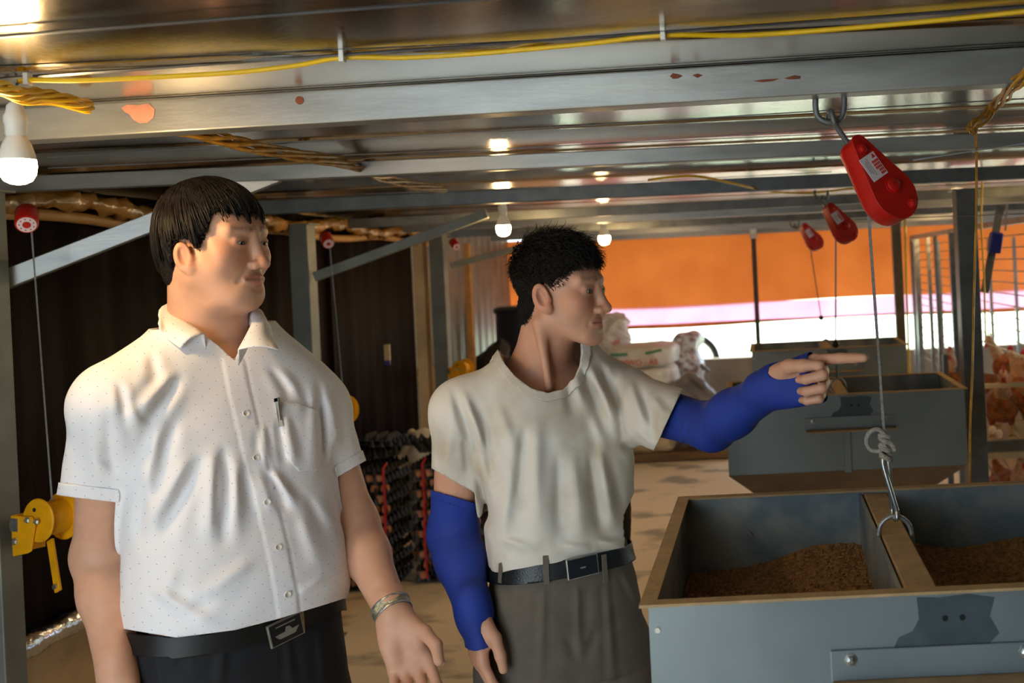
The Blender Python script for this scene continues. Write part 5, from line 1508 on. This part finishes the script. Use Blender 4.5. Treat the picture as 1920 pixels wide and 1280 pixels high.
    top_ = (922 + (px - 822) * .30) - py                        # upper edge, slanting down towards the body
    gr = np.maximum.reduce([top_, (qy[:, 1] - .060) * 1000, (.0155 - handR.thumbd(Vb.astype(np.float32))) * 1000 * 0 - 1]) 
    hole = np.where((qy[:, 1] > .012), (.0035 - handR.thumbd(Vb.astype(np.float32))) * 1000, -1)
    Vr, Fr = clip(Vb, Fb, np.maximum(gr, hole)); s_ = mesh_np('arm_sleeve', Vr, Fr, m_blue, root, thick=.0012, off=1)
    gh = np.maximum(top_, -(top_ + 15)); Vw, Fw = clip(Vb, Fb, np.where(py < 1000, gh, 1)); mesh_np('sleeve_hem', Vw + vnormals(Vw, Fw) * .001, Fw, m_blue, s_, thick=.0012, off=1)
    lo = np.minimum(np.minimum(shL, elL), wrL) - .10; hi = np.maximum(np.maximum(shL, elL), wrL) + .10; hi[0] += .10
    Vb, Fb = surf(sL, lo, hi, .0034)
    qy = handL.loc(Vb.astype(np.float32)); td = handL.thumbd(Vb.astype(np.float32))
    px, py = proj(Vb); start = -(((px - 1244) * 110 + (py - 742) * 51) / 121) / 500
    g = np.maximum.reduce([start * 500, (qy[:, 1] - .078 - .10 * np.abs(np.minimum(qy[:, 0], 0))) * 1000, np.where(qy[:, 1] > .006, (.0030 - td) * 1000, -1)])
    Vl, Fl = clip(Vb, Fb, g); s_ = mesh_np('arm_sleeve', Vl, Fl, m_blue, root, thick=.0012, off=1)
    # ---- trousers
    ttab = smooth_tab([(.66, 0, 0, .175, .115, .115), (.74, 0, 0, .160, .118, .122), (.82, 0, 0, .154, .118, .122), (.90, 0, .004, .146, .116, .108), (.95, 0, .006, .128, .112, .098), (1.0, 0, .006, .126, .110, .095)])
    ft = lambda s: O + L * s * .115 - F * (.02 if s > 0 else -.02)
    tstr = [(1020, 1090, 1012, 1290, 6, .0035), (1137, 1085, 1150, 1290, 6, .004), (1081, 1085, 1087, 1240, 5, .003), (1100, 1100, 1100, 1180, 8, -.003), (1060, 1190, 1085, 1240, 9, -.004), (930, 1075, 940, 1150, 7, .002), (1165, 1070, 1200, 1130, 6, .003), (1120, 1180, 1095, 1240, 8, -.004)]
    def trousers(Q, fold=True):
        l, f, z = lf(Q)
        d = smax(loft(l, f, z, ttab), np.abs(z - .86) - .135, .01)
        for s in (-1, 1):
            hp_ = O + L * s * .086 + np.array((0, 0, .74), np.float32); kn = O + L * s * .105 + F * .012 + np.array((0, 0, .46), np.float32); an = ft(s) + np.array((0, 0, .09), np.float32)
            dl = cone(Q, hp_, kn, .093, .080); dl = smin(dl, cone(Q, kn, an, .080, .072), .02)
            dl = smax(dl, .075 - z, .004)
            d = smin(d, dl, .022)
        if fold:
            m = 1 / (1 + np.exp(-fv(Q) / .012)); d = d - folds(Q, tstr, m) - .0014 * vnoise(Q, 34, 6)
        return d
    Vq, Fq = surf(lambda Q: trousers(Q), O + np.array((-.26, -.26, .04)), O + np.array((.26, .26, 1.03)), .0065)
    zz_ = Vq[:, 2]
    Vq, Fq = clip(Vq, Fq, np.maximum(zz_ - (.985 + .14 * (((Vq - O) @ F) - .11)), .078 - zz_))
    m_tr = mat('brown_grey_trousers', (92, 84, 74), rough=.85, var=.12, scale=30, bump=.1, bscale=800, bdist=.002)
    tr = mesh_np('trousers', Vq, Fq, m_tr, root, thick=.002, off=-1)
    # belt
    zb = lambda l, f: .957 + .14 * (f - .11)
    Vk, Fk = surf(lambda Q: trousers(Q, False) - .006, O + np.array((-.22, -.22, .86)), O + np.array((.22, .22, 1.03)), .0045)
    l, f, z = lf(Vk.astype(np.float32))
    Vk, Fk = clip(Vk, Fk, np.abs(z - zb(l, f)) - .0175); belt = mesh_np('belt', Vk, Fk, m_leather, root, thick=.003, off=1)
    bf = lambda Q: trousers(Q, False) - .0095
    c, n = hit(bf, 1091, 1061, 1.7, 2.1); u = Vector((0, 0, 1)).cross(n).normalized(); u = u if u.x > 0 else -u; v = n.cross(u); v = v if v.z > 0 else -v
    u = (u + v * .05).normalized(); v = n.cross(u); v = v if v.z > 0 else -v
    M_ = Matrix((u, v, n)).transposed()
    bk = MB().box(c + n * .003, (.062, .039, .006), M_).build('buckle', m_bolt, belt, bevel=.0015)
    MB().box(c + n * .0068, (.057, .0345, .0012), M_).build('buckle_face', mat('dark_buckle_face', (36, 42, 50), rough=.3, metal=.6), belt)
    MB().box(c + n * .0076 + v * -.001, (.010, .0025, .0006), M_).build('buckle_mark', m_bolt, belt)
    for px_ in (1024, 1133, 940):
        c, n = hit(bf, px_, 1062 - (px_ - 1091) * .02 - (4 if px_ < 950 else 0), 1.7, 2.15); u = Vector((0, 0, 1)).cross(n).normalized(); v = n.cross(u); v = v if v.z > 0 else -v
        MB().box(c + n * .0015 - v * .004, (.011, .054, .003), Matrix((u, v, n)).transposed()).build('belt_loop', m_tr, tr, bevel=.001)
    shoe_pair(root, O, L, F, m_black)
    return root
man_tee()
# ------------------------------------------------------------------ the man in the white shirt
def man_white():
    Yb = 1.81
    O = np.array(P(428, 900, Yb)); O[2] = 0; O = O.astype(np.float32)
    yaw = math.radians(50); F = np.array((math.sin(yaw), -math.cos(yaw), 0), np.float32); L = np.array((math.cos(yaw), math.sin(yaw), 0), np.float32)
    root = thing('person', 'person in a white dotted short sleeved shirt and black trousers, standing with arms down', 'person', (float(O[0]), float(O[1]), 0))
    lf = lambda Q: ((Q - O) @ L, (Q - O) @ F, Q[:, 2])
    vw = np.array((-O[0], -O[1], 0), np.float32); vw /= np.linalg.norm(vw); fv = lambda Q: (Q - O) @ vw      # towards the viewer
    shR, elR, wrR = nP(220, 756, 1.67), nP(190, 1040, 1.74), nP(222, 1268, 1.64)
    shL, elL, wrL = nP(586, 776, 1.95), nP(662, 985, 1.93), nP(738, 1150, 1.80)
    Hl_y = Vector((.40, -.28, -.88)).normalized()
    handL = Hand(wrL + np.array(Hl_y, np.float32) * .012, Hl_y, Vector((-.15, .95, -.30)), True, [(20, 30, 20), (28, 38, 24), (32, 40, 24), (36, 42, 26)],
                 [(.020, .014, -.010), (.040, .042, -.022), (.052, .070, -.034), (.050, .096, -.044)], 1.06)
    Hr_y = Vector((.10, -.10, -1)).normalized()
    handR = Hand(wrR, Hr_y, Vector((-.8, -.6, 0)), False, [(18, 28, 18), (22, 32, 20), (26, 34, 20), (30, 36, 22)], [(.020, .016, -.010), (.040, .046, -.022), (.042, .078, -.028), (.038, .104, -.032)], 1.05)
    tab = smooth_tab([(.78, 0, 0, .176, .12, .125), (.88, 0, .010, .172, .130, .115), (.915, 0, .016, .176, .148, .112), (.96, 0, .022, .184, .158, .108), (1.02, 0, .022, .180, .152, .106), (1.10, 0, .014, .172, .136, .106),
                      (1.18, 0, .006, .172, .122, .110), (1.25, 0, 0, .186, .116, .114), (1.32, 0, -.006, .196, .100, .108), (1.39, 0, -.014, .15, .082, .092), (1.46, 0, -.02, .085, .065, .07)])
    sw = [(338, 712, 268, 795, 11, -.005), (322, 700, 252, 790, 10, .004), (222, 720, 240, 778, 8, -.005), (284, 662, 292, 722, 10, -.003), (236, 745, 258, 800, 8, .004),
          (373, 868, 298, 1010, 13, -.005), (352, 862, 280, 985, 12, .004), (398, 850, 396, 1000, 14, .006), (420, 845, 417, 1015, 10, -.007), (446, 860, 440, 1000, 12, .005), (452, 885, 470, 952, 8, -.004),
          (300, 800, 262, 960, 12, .004), (330, 790, 300, 880, 12, -.003), (270, 900, 262, 1020, 10, -.004),
          (497, 884, 534, 952, 8, -.006), (512, 884, 556, 948, 8, .006), (492, 800, 500, 870, 7, .004), (535, 780, 550, 865, 7, .004), (520, 800, 535, 870, 6, -.004),
          (560, 720, 580, 770, 9, -.003), (530, 700, 575, 755, 8, .003), (505, 690, 548, 742, 8, -.003), (598, 720, 606, 880, 8, -.007), (620, 740, 640, 850, 9, .004), (640, 790, 655, 850, 7, -.003),
          (470, 1050, 380, 1130, 14, .004), (450, 1085, 340, 1160, 12, -.003), (330, 1060, 300, 1130, 14, .003), (560, 960, 600, 1060, 12, .003), (575, 930, 610, 1000, 9, -.003), (280, 1100, 400, 1172, 10, .003), (560, 1110, 610, 1085, 8, .003),
          (165, 800, 185, 900, 12, .003), (200, 780, 215, 900, 10, -.003), (160, 860, 240, 900, 9, .002)]
    pl = [(438, 668), (448, 720), (461, 775), (480, 858), (501, 941), (522, 1026), (539, 1114), (546, 1170)]     # button line
    hemR = nP(190, 936, 1.715); hemL = nP(632, 897, 1.945)
    def shirt(Q, fold=True):
        l, f, z = lf(Q)
        d = loft(l, f, z, tab)
        zn = 1.395
        d = smin(d, cone(Q, O + L * .060 + np.array((0, 0, zn - .022), np.float32) - F * .014, shL + np.array((0, 0, .004), np.float32), .054, .062), .05)
        d = smin(d, cone(Q, O - L * .060 + np.array((0, 0, zn), np.float32) - F * .014, shR + np.array((0, 0, .004), np.float32), .056, .068), .05)
        d = smax(d, z - 1.49, .02)
        d = smin(d, cone(Q, shR, hemR + (hemR - shR) * .3, .064, .060), .018)
        d = smin(d, cone(Q, shL, hemL + (hemL - shL) * .3, .064, .056), .018)
        if fold:
            m = 1 / (1 + np.exp(-(fv(Q) + .01) / .012)); d = d - 1.35 * folds(Q, sw, m) - .0014 * vnoise(Q, 30, 12) - .0007 * vnoise(Q, 90, 14)
            d = d - .0025 * vnoise(Q, 24, 18) * (1 - m)
            px, py = proj(Q)                                       # raised button strip with a stitched edge
            cxl = np.interp(py, [a[1] for a in pl], [a[0] for a in pl]); e = px - cxl
            strip = (py > 672) * m
            d = d - .0016 * strip * np.clip((19 - e) / 3, 0, 1) * np.clip((e + 24) / 3, 0, 1) + .0012 * strip * np.exp(-((e - 20.5) / 2.2) ** 2) + .0008 * strip * np.exp(-((e + 25) / 2.0) ** 2)
        return d
    V, Fc = surf(lambda Q: shirt(Q), (-1.42, 1.42, .82), (-.52, 2.16, 1.53), .0046)
    l, f, z = lf(V.astype(np.float32)); px, py = proj(V)
    hemx = ([200, 240, 330, 440, 520, 600, 645], [1172, 1180, 1195, 1181, 1160, 1136, 1122])
    hem = np.where(fv(V) > -.03, (py - np.interp(px, *hemx)) * .00097, .94 - z)
    hem = np.where(loft(l, f, z, tab) > .03, -1, hem)
    cutR = np.where((V[:, 0] < shR[0] + .10) & (V[:, 2] < shR[2] - .05), (-(px - 126) * 14 + (py - 929) * 120) / 120.8 * .00095, -1)
    cutL = np.where((V[:, 0] > shL[0] - .06) & (V[:, 2] < shL[2] - .02), ((px - 677) * 55 + (py - 868) * 95) / 109.8 * .001, -1)
    dt_ = loft(l, f, z, tab) + .004; V_ = V.astype(np.float32)
    cutR = np.where(px > 262, -1, cutR); cutL = np.where(px < 574, -1, cutL)
    rawR, rawL = cutR, cutL; dR = cone(V_, shR, hemR + (hemR - shR) * .3, .064, .060) - dt_; dL = cone(V_, shL, hemL + (hemL - shL) * .3, .064, .056) - dt_
    cutR = np.minimum(cutR, dt_ - .0095); cutL = np.minimum(cutL, dt_ - .0095)
    vneck = [(318, 500), (326, 560), (331, 580), (350, 602), (383, 627), (412, 650), (440, 676), (449, 655), (458, 636), (474, 606), (478, 560), (476, 500)]
    neck = np.maximum(z - 1.452, np.where(fv(V) > -.01, -poly_sd(px, py, vneck) * .00097, -1))
    Vt, Ft = clip(V, Fc, np.maximum.reduce([hem, cutR, cutL, neck]))
    # white cloth with a pin dot print
    m_shirt = mat('white_pin_dot_cotton', (238, 234, 236), rough=.8, var=.03, scale=10, bump=.08, bscale=700, bdist=.002)
    nt = m_shirt.node_tree; Ln = nt.links.new; b = nt.nodes['Principled BSDF']; src = b.inputs['Base Color'].links[0].from_socket
    tc = N(nt, 'ShaderNodeTexCoord'); mp = N(nt, 'ShaderNodeMapping'); mp.inputs['Rotation'].default_value = (0, .785, 0); mp.inputs['Scale'].default_value = (62, 0, 62)
    m0 = N(nt, 'ShaderNodeMapping'); m0.inputs['Rotation'].default_value = (0, 0, -.62); Ln(tc.outputs['Object'], m0.inputs[0]); Ln(m0.outputs[0], mp.inputs[0]); fr = N(nt, 'ShaderNodeVectorMath', operation='FRACTION'); Ln(mp.outputs[0], fr.inputs[0])
    sb = N(nt, 'ShaderNodeVectorMath', operation='SUBTRACT'); sb.inputs[1].default_value = (.5, 0, .5); Ln(fr.outputs[0], sb.inputs[0])
    ln = N(nt, 'ShaderNodeVectorMath', operation='LENGTH'); Ln(sb.outputs[0], ln.inputs[0])
    lt = N(nt, 'ShaderNodeMath', operation='LESS_THAN'); lt.inputs[1].default_value = .042; Ln(ln.outputs['Value'], lt.inputs[0])
    mx = N(nt, 'ShaderNodeMix'); mx.data_type = 'RGBA'; Ln(lt.outputs[0], mx.inputs[0]); Ln(src, mx.inputs[6]); mx.inputs[7].default_value = lin((120, 124, 152)) + (1,); Ln(mx.outputs[2], b.inputs['Base Color'])
    sh = mesh_np('shirt', Vt, Ft, m_shirt, root, thick=.002, off=-1)
    nrm = vnormals(V, Fc)
    def patch(name, g, lift, thick, m, par):
        Vp, Fp = clip(V, Fc, g); n_ = vnormals(Vp, Fp); return mesh_np(name, Vp + n_ * lift, Fp, m, par, thick=thick, off=1)
    front = fv(V) > .02
    pocket = [(513, 752), (560, 757), (594, 770), (600, 800), (598, 882), (560, 884), (545, 868)]
    patch('pocket', np.where(front, poly_sd(px, py, pocket), 9), .0015, .0014, m_shirt, sh)
    patch('cuff', np.where(rawR <= -.9, 1, np.maximum.reduce([rawR, -rawR - .022, dR])), .0012, .0012, m_shirt, sh)
    patch('cuff', np.where(rawL <= -.9, 1, np.maximum.reduce([rawL, -rawL - .020, dL])), .0012, .0012, m_shirt, sh)
    # buttons
    m_but = mat('pearl_button', (222, 214, 204), rough=.25, var=.05)
    for x, y in pl[2:7]:
        c, n = hit(shirt, x, y, 1.4, 2.0); MB().lathe([(.0001, .0006), (.0030, .0007), (.0038, .0016), (.0054, .0020), (.0056, .001), (.0052, -.001)], c + n * .0006, n, 18, caps=False).build('button', m_but, sh, smooth=True)
        for a in (0, 1.57, 3.14, 4.71):
            u, v, _ = frame_of(n); MB().lathe([(.0006, 0), (.0006, .0004)], c + n * .0013 + (u * math.cos(a) + v * math.sin(a)) * .0016, n, 6).build('button_hole', m_dark, sh) if False else None
    # collar: two leaves and the band that joins them behind the neck
    ins = [(447, 655, 1.735), (462, 628, 1.752), (474, 600, 1.785), (470, 578, 1.835), (440, 561, 1.880), (400, 553, 1.895), (355, 556, 1.880), (324, 566, 1.845), (319, 574, 1.805), (336, 592, 1.765), (383, 626, 1.728)]
    out = [(523, 656, 1.752), (512, 634, 1.785), (500, 612, 1.825), (480, 592, 1.870), (440, 586, 1.915), (400, 584, 1.925), (350, 588, 1.915), (311, 596, 1.865), (302, 612, 1.80), (310, 634, 1.745), (337, 657, 1.712)]
    Bp = []
    for p in out:
        c, n = hit(shirt, p[0], p[1], 1.4, p[2] + .03); ok_ = p[0] in (302, 310, 337, 523, 512, 500) and c.y < p[2] + .02 and abs(float(shirt(np.array(c, np.float32)[None])[0])) < .002
        Bp.append(c + n * .0075 if ok_ else P(*p))
    A_ = catmull([P(*p) for p in ins], 6); B_ = catmull(Bp, 6)
    cvs, cfs, nr = [], [], 7
    axis = Vector((float(O[0]), float(O[1]), 1.42))
    for a, b2 in zip(A_, B_):
        ra = (a - axis); ra.z = 0; ra.normalize()
        for j in range(nr):
            t = j / (nr - 1); p = a.lerp(b2, t); p += ra * (.009 * math.sin(math.pi * min(1, t * 1.15)) ) + Vector((0, 0, .006 * math.sin(math.pi * t)))
            cvs.append(p)
        low = a + Vector((0, 0, -.028)) - ra * .004; cvs.append(low)
    m_ = nr + 1
    for i in range(len(A_) - 1):
        for j in range(nr - 1): cfs.append((i * m_ + j, (i + 1) * m_ + j, (i + 1) * m_ + j + 1, i * m_ + j + 1))
        cfs.append((i * m_ + nr, (i + 1) * m_ + nr, (i + 1) * m_, i * m_))
    mesh_np('collar', np.array([tuple(v) for v in cvs]), cfs, m_shirt, sh, thick=.0022, off=0)
    # ---- skin
    def armR(Q):
        d = cone(Q, shR, elR, .056, .041); d = smin(d, cone(Q, elR, elR + (wrR - elR) * .35, .0405, .0405), .03)
        d = smin(d, cone(Q, elR + (wrR - elR) * .3, wrR, .040, .028), .02)
        return d
    def armL(Q):
        d = cone(Q, shL, elL, .054, .043); d = smin(d, cone(Q, elL, elL + (wrL - elL) * .35, .042, .041), .03)
        return smin(d, cone(Q, elL + (wrL - elL) * .3, wrL, .040, .028), .02)
    skinR = lambda Q: smin(armR(Q), handR.full(Q), .016)
    skinL = lambda Q: smin(armL(Q), handL.full(Q), .016)
    Hc = np.array(P(405, 457, 1.79)); sc = (.96, .87, .985)
    yw = math.radians(81); fw = np.array((math.sin(yw), -math.cos(yw), -.02)); Rh = R_of(fw, (.02, 0, 1))
    A = dict(eye_open=.0022, full=.003, ear=-.015, es=.88, lip=.0035, mw=.003)
    hq = lambda Q: (((Q - Hc.astype(np.float32)) @ Rh) / np.array(sc, np.float32))
    def head(Q):
        d = head_sdf(hq(Q), A)
        topn = (Hc + Rh @ np.array((0, -.022, -.055))).astype(np.float32); base = nP(392, 640, 1.825)
        d = smin(d, cone(Q, topn, base, .060, .066), .03)
        d = smin(d, cone(Q, base, base + np.array((0, 0, -.07), np.float32), .064, .085), .03)
        for s in (-1, 1): d = smin(d, cone(Q, base + np.array((0, .01, 0), np.float32), O + L * s * .10 + np.array((0, 0, 1.37), np.float32) - F * .012, .045, .042), .03)
        d = smin(d, ellip(Q, O + F * .0 + np.array((0, 0, 1.30), np.float32), (.12, .075, .10), np.stack([L, F, np.array((0, 0, 1), np.float32)], 1)), .03)
        return d
    cH = np.array(P(400, 480, 1.80)); V1, F1 = surf(head, cH - np.array((.2, .2, .34)), cH + np.array((.2, .2, .17)), .0026)
    lo = np.minimum(np.minimum(shR, elR), wrR) - .12; lo[2] -= .12; hi = np.maximum(np.maximum(shR, elR), wrR) + .12; V2, F2 = surf(skinR, lo, hi, .0036)
    lo = np.minimum(np.minimum(shL, elL), wrL) - .12; lo[2] -= .12; hi = np.maximum(np.maximum(shL, elL), wrL) + .14; V3_, F3 = surf(skinL, lo, hi, .0030)
    V4, F4 = surf(lambda Q: smax(loft(*lf(Q), tab), Q[:, 2] - 1.33, .03) + .024, (-1.42, 1.42, .82), (-.52, 2.16, 1.28), .014, proj=0)
    base = np.array(lin((206, 156, 128))); VV, FF = join_np([(V1, F1), (V2, F2), (V3_, F3), (V4, F4)])
    body = mesh_np('body', VV, FF, m_skin, root)
    t1 = head_tone(hq(V1.astype(np.float32)), base, A); set_tone(body, np.concatenate([t1, np.repeat(base[None], len(VV) - len(V1), 0)]))
    handL.nails(m_nail, root)
    for s in (-1, 1):
        c = Hc + Rh @ (np.array((s * .0315, .0735, -.0005)) * sc); e = MB().ball(tuple(c), .0122, 16, 12).build('eye', m_sclera, root, smooth=True)
        gz = Vector((Rh @ np.array((.1, 1, -.25))).tolist()).normalized(); MB().lathe([(.0062, .0102), (.0058, .011), (.003, .012), (.0005, .0124)], tuple(c), gz, 16).build('iris', m_iris, e, smooth=True)
    # ---- straight black hair with a fringe
    hl = ([0, 25, 38, 46, 54, 63, 72, 98, 110, 122, 150, 180], [.070, .068, .060, .046, .010, -.018, .010, .010, -.034, -.064, -.088, -.094])
    hairline = lambda q: np.interp(np.degrees(np.arctan2(np.abs(q[:, 0]), q[:, 1] + .014)), *hl)
    cp, cr = (0, -.014, .040), (.073, .093, .074)
    def capf(Q):
        q = hq(Q); top = np.clip((q[:, 2] - .0) / .08, 0, 1)
        d = ellip(q, cp, np.array(cr) + .004) - .006 * top
        d = smin(d, ellip(q, (0, -.050, -.035), (.064, .056, .066)), .02)
        return d - .0012 * vnoise(q * np.array((1, 1, .3), np.float32), 260, 7)
    Vh, Fh = surf(capf, Hc - .17, Hc + .17, .0034, proj=1)
    qh = hq(Vh.astype(np.float32)); gl = (hairline(qh) - qh[:, 2]) + .004 * vnoise(qh.astype(np.float32), 200, 3); Vh, Fh = clip(Vh, Fh, gl)
    hair = mesh_np('hair', Vh, Fh, m_haircap, root, thick=.002, off=-1)
    r_ = np.random.default_rng(5); dv = r_.normal(size=(9500, 3)); dv /= np.linalg.norm(dv, axis=1, keepdims=True)
    rt = np.array(cp) + dv * (np.array(cr) + .006); rt = np.concatenate([rt, (np.array((0, -.050, -.035)) + dv * np.array((.064, .056, .066)))[:2600]])
    e0 = np.linalg.norm((rt - np.array(cp)) / np.array(cr), axis=1); rt = rt[(rt[:, 2] > hairline(rt) + .004) & (e0 > .98)]
    def comb(p, n):
        t = p - np.array((-.012, -.055, .112)); t = t - n * (t * n).sum(1, keepdims=True); return t / (np.linalg.norm(t, axis=1, keepdims=True) + 1e-6)
    ll = ([0, 18, 32, 42, 50, 57, 66, 73, 98, 108, 120, 140, 180], [.020, .018, .026, .030, .012, -.018, -.028, .003, .001, -.040, -.070, -.096, -.104])
    def limit(p, s):
        ph = np.degrees(np.arctan2(np.abs(p[:, 0]), p[:, 1] + .014)); lm = np.interp(ph, *ll)
        gap = .5 + .5 * np.sin(ph * .42 + 1.2) * np.sin(ph * .17 + .5 + np.sign(p[:, 0]))
        return p[:, 2] > lm + (.036 * s + .026 * gap) * np.clip((75 - ph) / 30, 0, 1) + .010 * s
    top = np.clip((rt[:, 2] - .03) / .06, 0, 1)
    Vs, Fs = strands(cp, np.array(cr) + .004, rt, 15, .0075, comb, .10 + .25 * top, .22, limit, .0011, Hc, Rh, sc, clump=330, curl=.03, jitter=.10, seed=6, off=.0045)
    fast_mesh('hair_strands', Vs, Fs, m_hair, hair)
    # ---- metal watch band
    m_band = mat('steel_gold_band', (196, 186, 150), rough=.25, metal=.9, var=.3, scale=160, bump=.5, bscale=420)
    la = lambda Q: (Q - wrL) @ ((wrL - elL) / np.linalg.norm(wrL - elL))
    bd = np.array((.52, -.30, -.80), np.float32); bd = (wrL - elL) / np.linalg.norm(wrL - elL); cb_ = wrL - bd * .008
    wb, Fb = surf(lambda Q: armL(Q) - .003, cb_ - .07, cb_ + .07, .003)
    t = (wb - cb_) @ bd + .06 * (wb[:, 0] - cb_[0]) * 0; wv, wf = clip(wb, Fb, np.abs(t) - .0105)
    band = mesh_np('watch_band', wv, wf, m_band, root, thick=.0022, off=1)
    for k_ in (-1, 1):
        wv, wf = clip(wb, Fb, np.abs(t - k_ * .0085) - .0022); mesh_np('band_edge', wv + vnormals(wv, wf) * .0018, wf, m_bolt, band, thick=.0012, off=1)
    # ---- trousers and belt
    ttab = smooth_tab([(.64, 0, 0, .19, .13, .13), (.74, 0, 0, .188, .132, .135), (.80, 0, .004, .184, .134, .134), (.87, 0, .008, .176, .132, .118), (.91, 0, .010, .172, .130, .112), (.95, 0, .010, .168, .128, .108)])
    tstr = [(290, 1200, 300, 1290, 8, .003), (420, 1200, 410, 1290, 9, .003), (540, 1200, 548, 1290, 7, .003), (350, 1210, 330, 1260, 8, -.003), (598, 1180, 610, 1290, 7, .003)]
    def trousers(Q, fold=True):
        l, f, z = lf(Q); d = smax(loft(l, f, z, ttab), np.abs(z - .83) - .135, .01)
        for s in (-1, 1):
            hp_ = O + L * s * .092 + np.array((0, 0, .72), np.float32); kn = O + L * s * .108 + F * .012 + np.array((0, 0, .46), np.float32); an = O + L * s * .115 + np.array((0, 0, .09), np.float32)
            dl = cone(Q, hp_, kn, .102, .084); dl = smin(dl, cone(Q, kn, an, .084, .074), .02); d = smin(d, smax(dl, .075 - z, .004), .022)
        if fold: m = 1 / (1 + np.exp(-fv(Q) / .012)); d = d - folds(Q, tstr, m) - .0012 * vnoise(Q, 34, 6)
        return d
    Vq, Fq = surf(lambda Q: trousers(Q), O + np.array((-.28, -.28, .04)), O + np.array((.28, .28, 1.0)), .0065)
    Vq, Fq = clip(Vq, Fq, np.maximum(Vq[:, 2] - .945, .078 - Vq[:, 2])); tr = mesh_np('trousers', Vq, Fq, mat('black_trousers', (16, 17, 22), rough=.8, var=.15, scale=30, bump=.1, bscale=800, bdist=.002), root, thick=.002, off=-1)
    zb = lambda l, f: .893 + .05 * np.maximum(l, 0) - .02 * np.maximum(-l, 0)
    Vk, Fk = surf(lambda Q: trousers(Q, False) - .006, O + np.array((-.25, -.25, .82)), O + np.array((.25, .25, 1.0)), .0045)
    l, f, z = lf(Vk.astype(np.float32)); px, py = proj(Vk); bline = np.interp(px, [240, 330, 400, 530, 600, 640], [1206, 1214, 1206, 1178, 1142, 1124]); Vk, Fk = clip(Vk, Fk, np.where(fv(Vk) > -.02, (np.abs(py - bline) - 20) * .00097, np.abs(z - .935) - .019)); m_leather = mat('dull_black_leather', (10, 11, 13), rough=.5, var=.2, scale=30); belt = mesh_np('belt', Vk, Fk, m_leather, root, thick=.003, off=1)
    bf = lambda Q: trousers(Q, False) - .0095
    c, n = hit(bf, 532, 1179, 1.45, 2.0); n.z = 0; n.normalize(); u = Vector((0, 0, 1)).cross(n).normalized(); v = Vector((0, 0, 1)); u = (u + v * .16).normalized(); v = n.cross(u); v = v if v.z > 0 else -v
    M_ = Matrix((u, v, n)).transposed(); c = c + n * .003
    MB().box(c + n * .003, (.060, .041, .006), M_).build('buckle', m_bolt, belt, bevel=.0015)
    MB().box(c + n * .0066, (.054, .036, .0014), M_).build('buckle_face', m_leather, belt)
    b = MB(); b.prism([(-.021, -.002), (-.014, -.010), (.014, -.010), (.022, .000), (.010, -.001), (.006, .006), (.0, .007), (-.003, -.001), (-.012, -.001)], c + n * .0073, u, v, .0008 if u.cross(v).dot(n) > 0 else -.0008); b.build('ship_emblem', m_bolt, belt)
    MB().box(c + n * .0076 + v * .012, (.034, .002, .0006), M_).build('buckle_line', m_bolt, belt)
    c2, n2 = hit(bf, 566, 1166, 1.45, 2.0); u2 = Vector((0, 0, 1)).cross(n2).normalized(); MB().box(c2 + n2 * .002, (.006, .038, .004), Matrix((u2, n2.cross(u2), n2)).transposed()).build('belt_keeper', m_band, belt, bevel=.001)
    shoe_pair(root, O, L, F, m_black)
    # pen clipped in the pocket
    p0, n0 = hit(shirt, 517, 752, 1.4, 2.0); p1, n1 = hit(shirt, 526, 800, 1.4, 2.0)
    pen = thing('pen', 'silver and black pen clipped in the breast pocket of the white shirt', 'pen', p0)
    a = p0 + n0 * .006 + (p0 - p1).normalized() * .004; b_ = p1 + n1 * .004
    MB().tube([a, a.lerp(b_, .12)], .0052, 10).build('cap_top', m_black, pen, smooth=True)
    MB().tube([a.lerp(b_, .12), b_], .0042, 10).build('barrel', m_white_pl, pen, smooth=True)
    MB().bar(a + n0 * .007, a.lerp(b_, .78) + n1 * .0065, .0032, .0014, up=n0).build('clip', m_bolt, pen, bevel=.0004)
    return root
man_white()
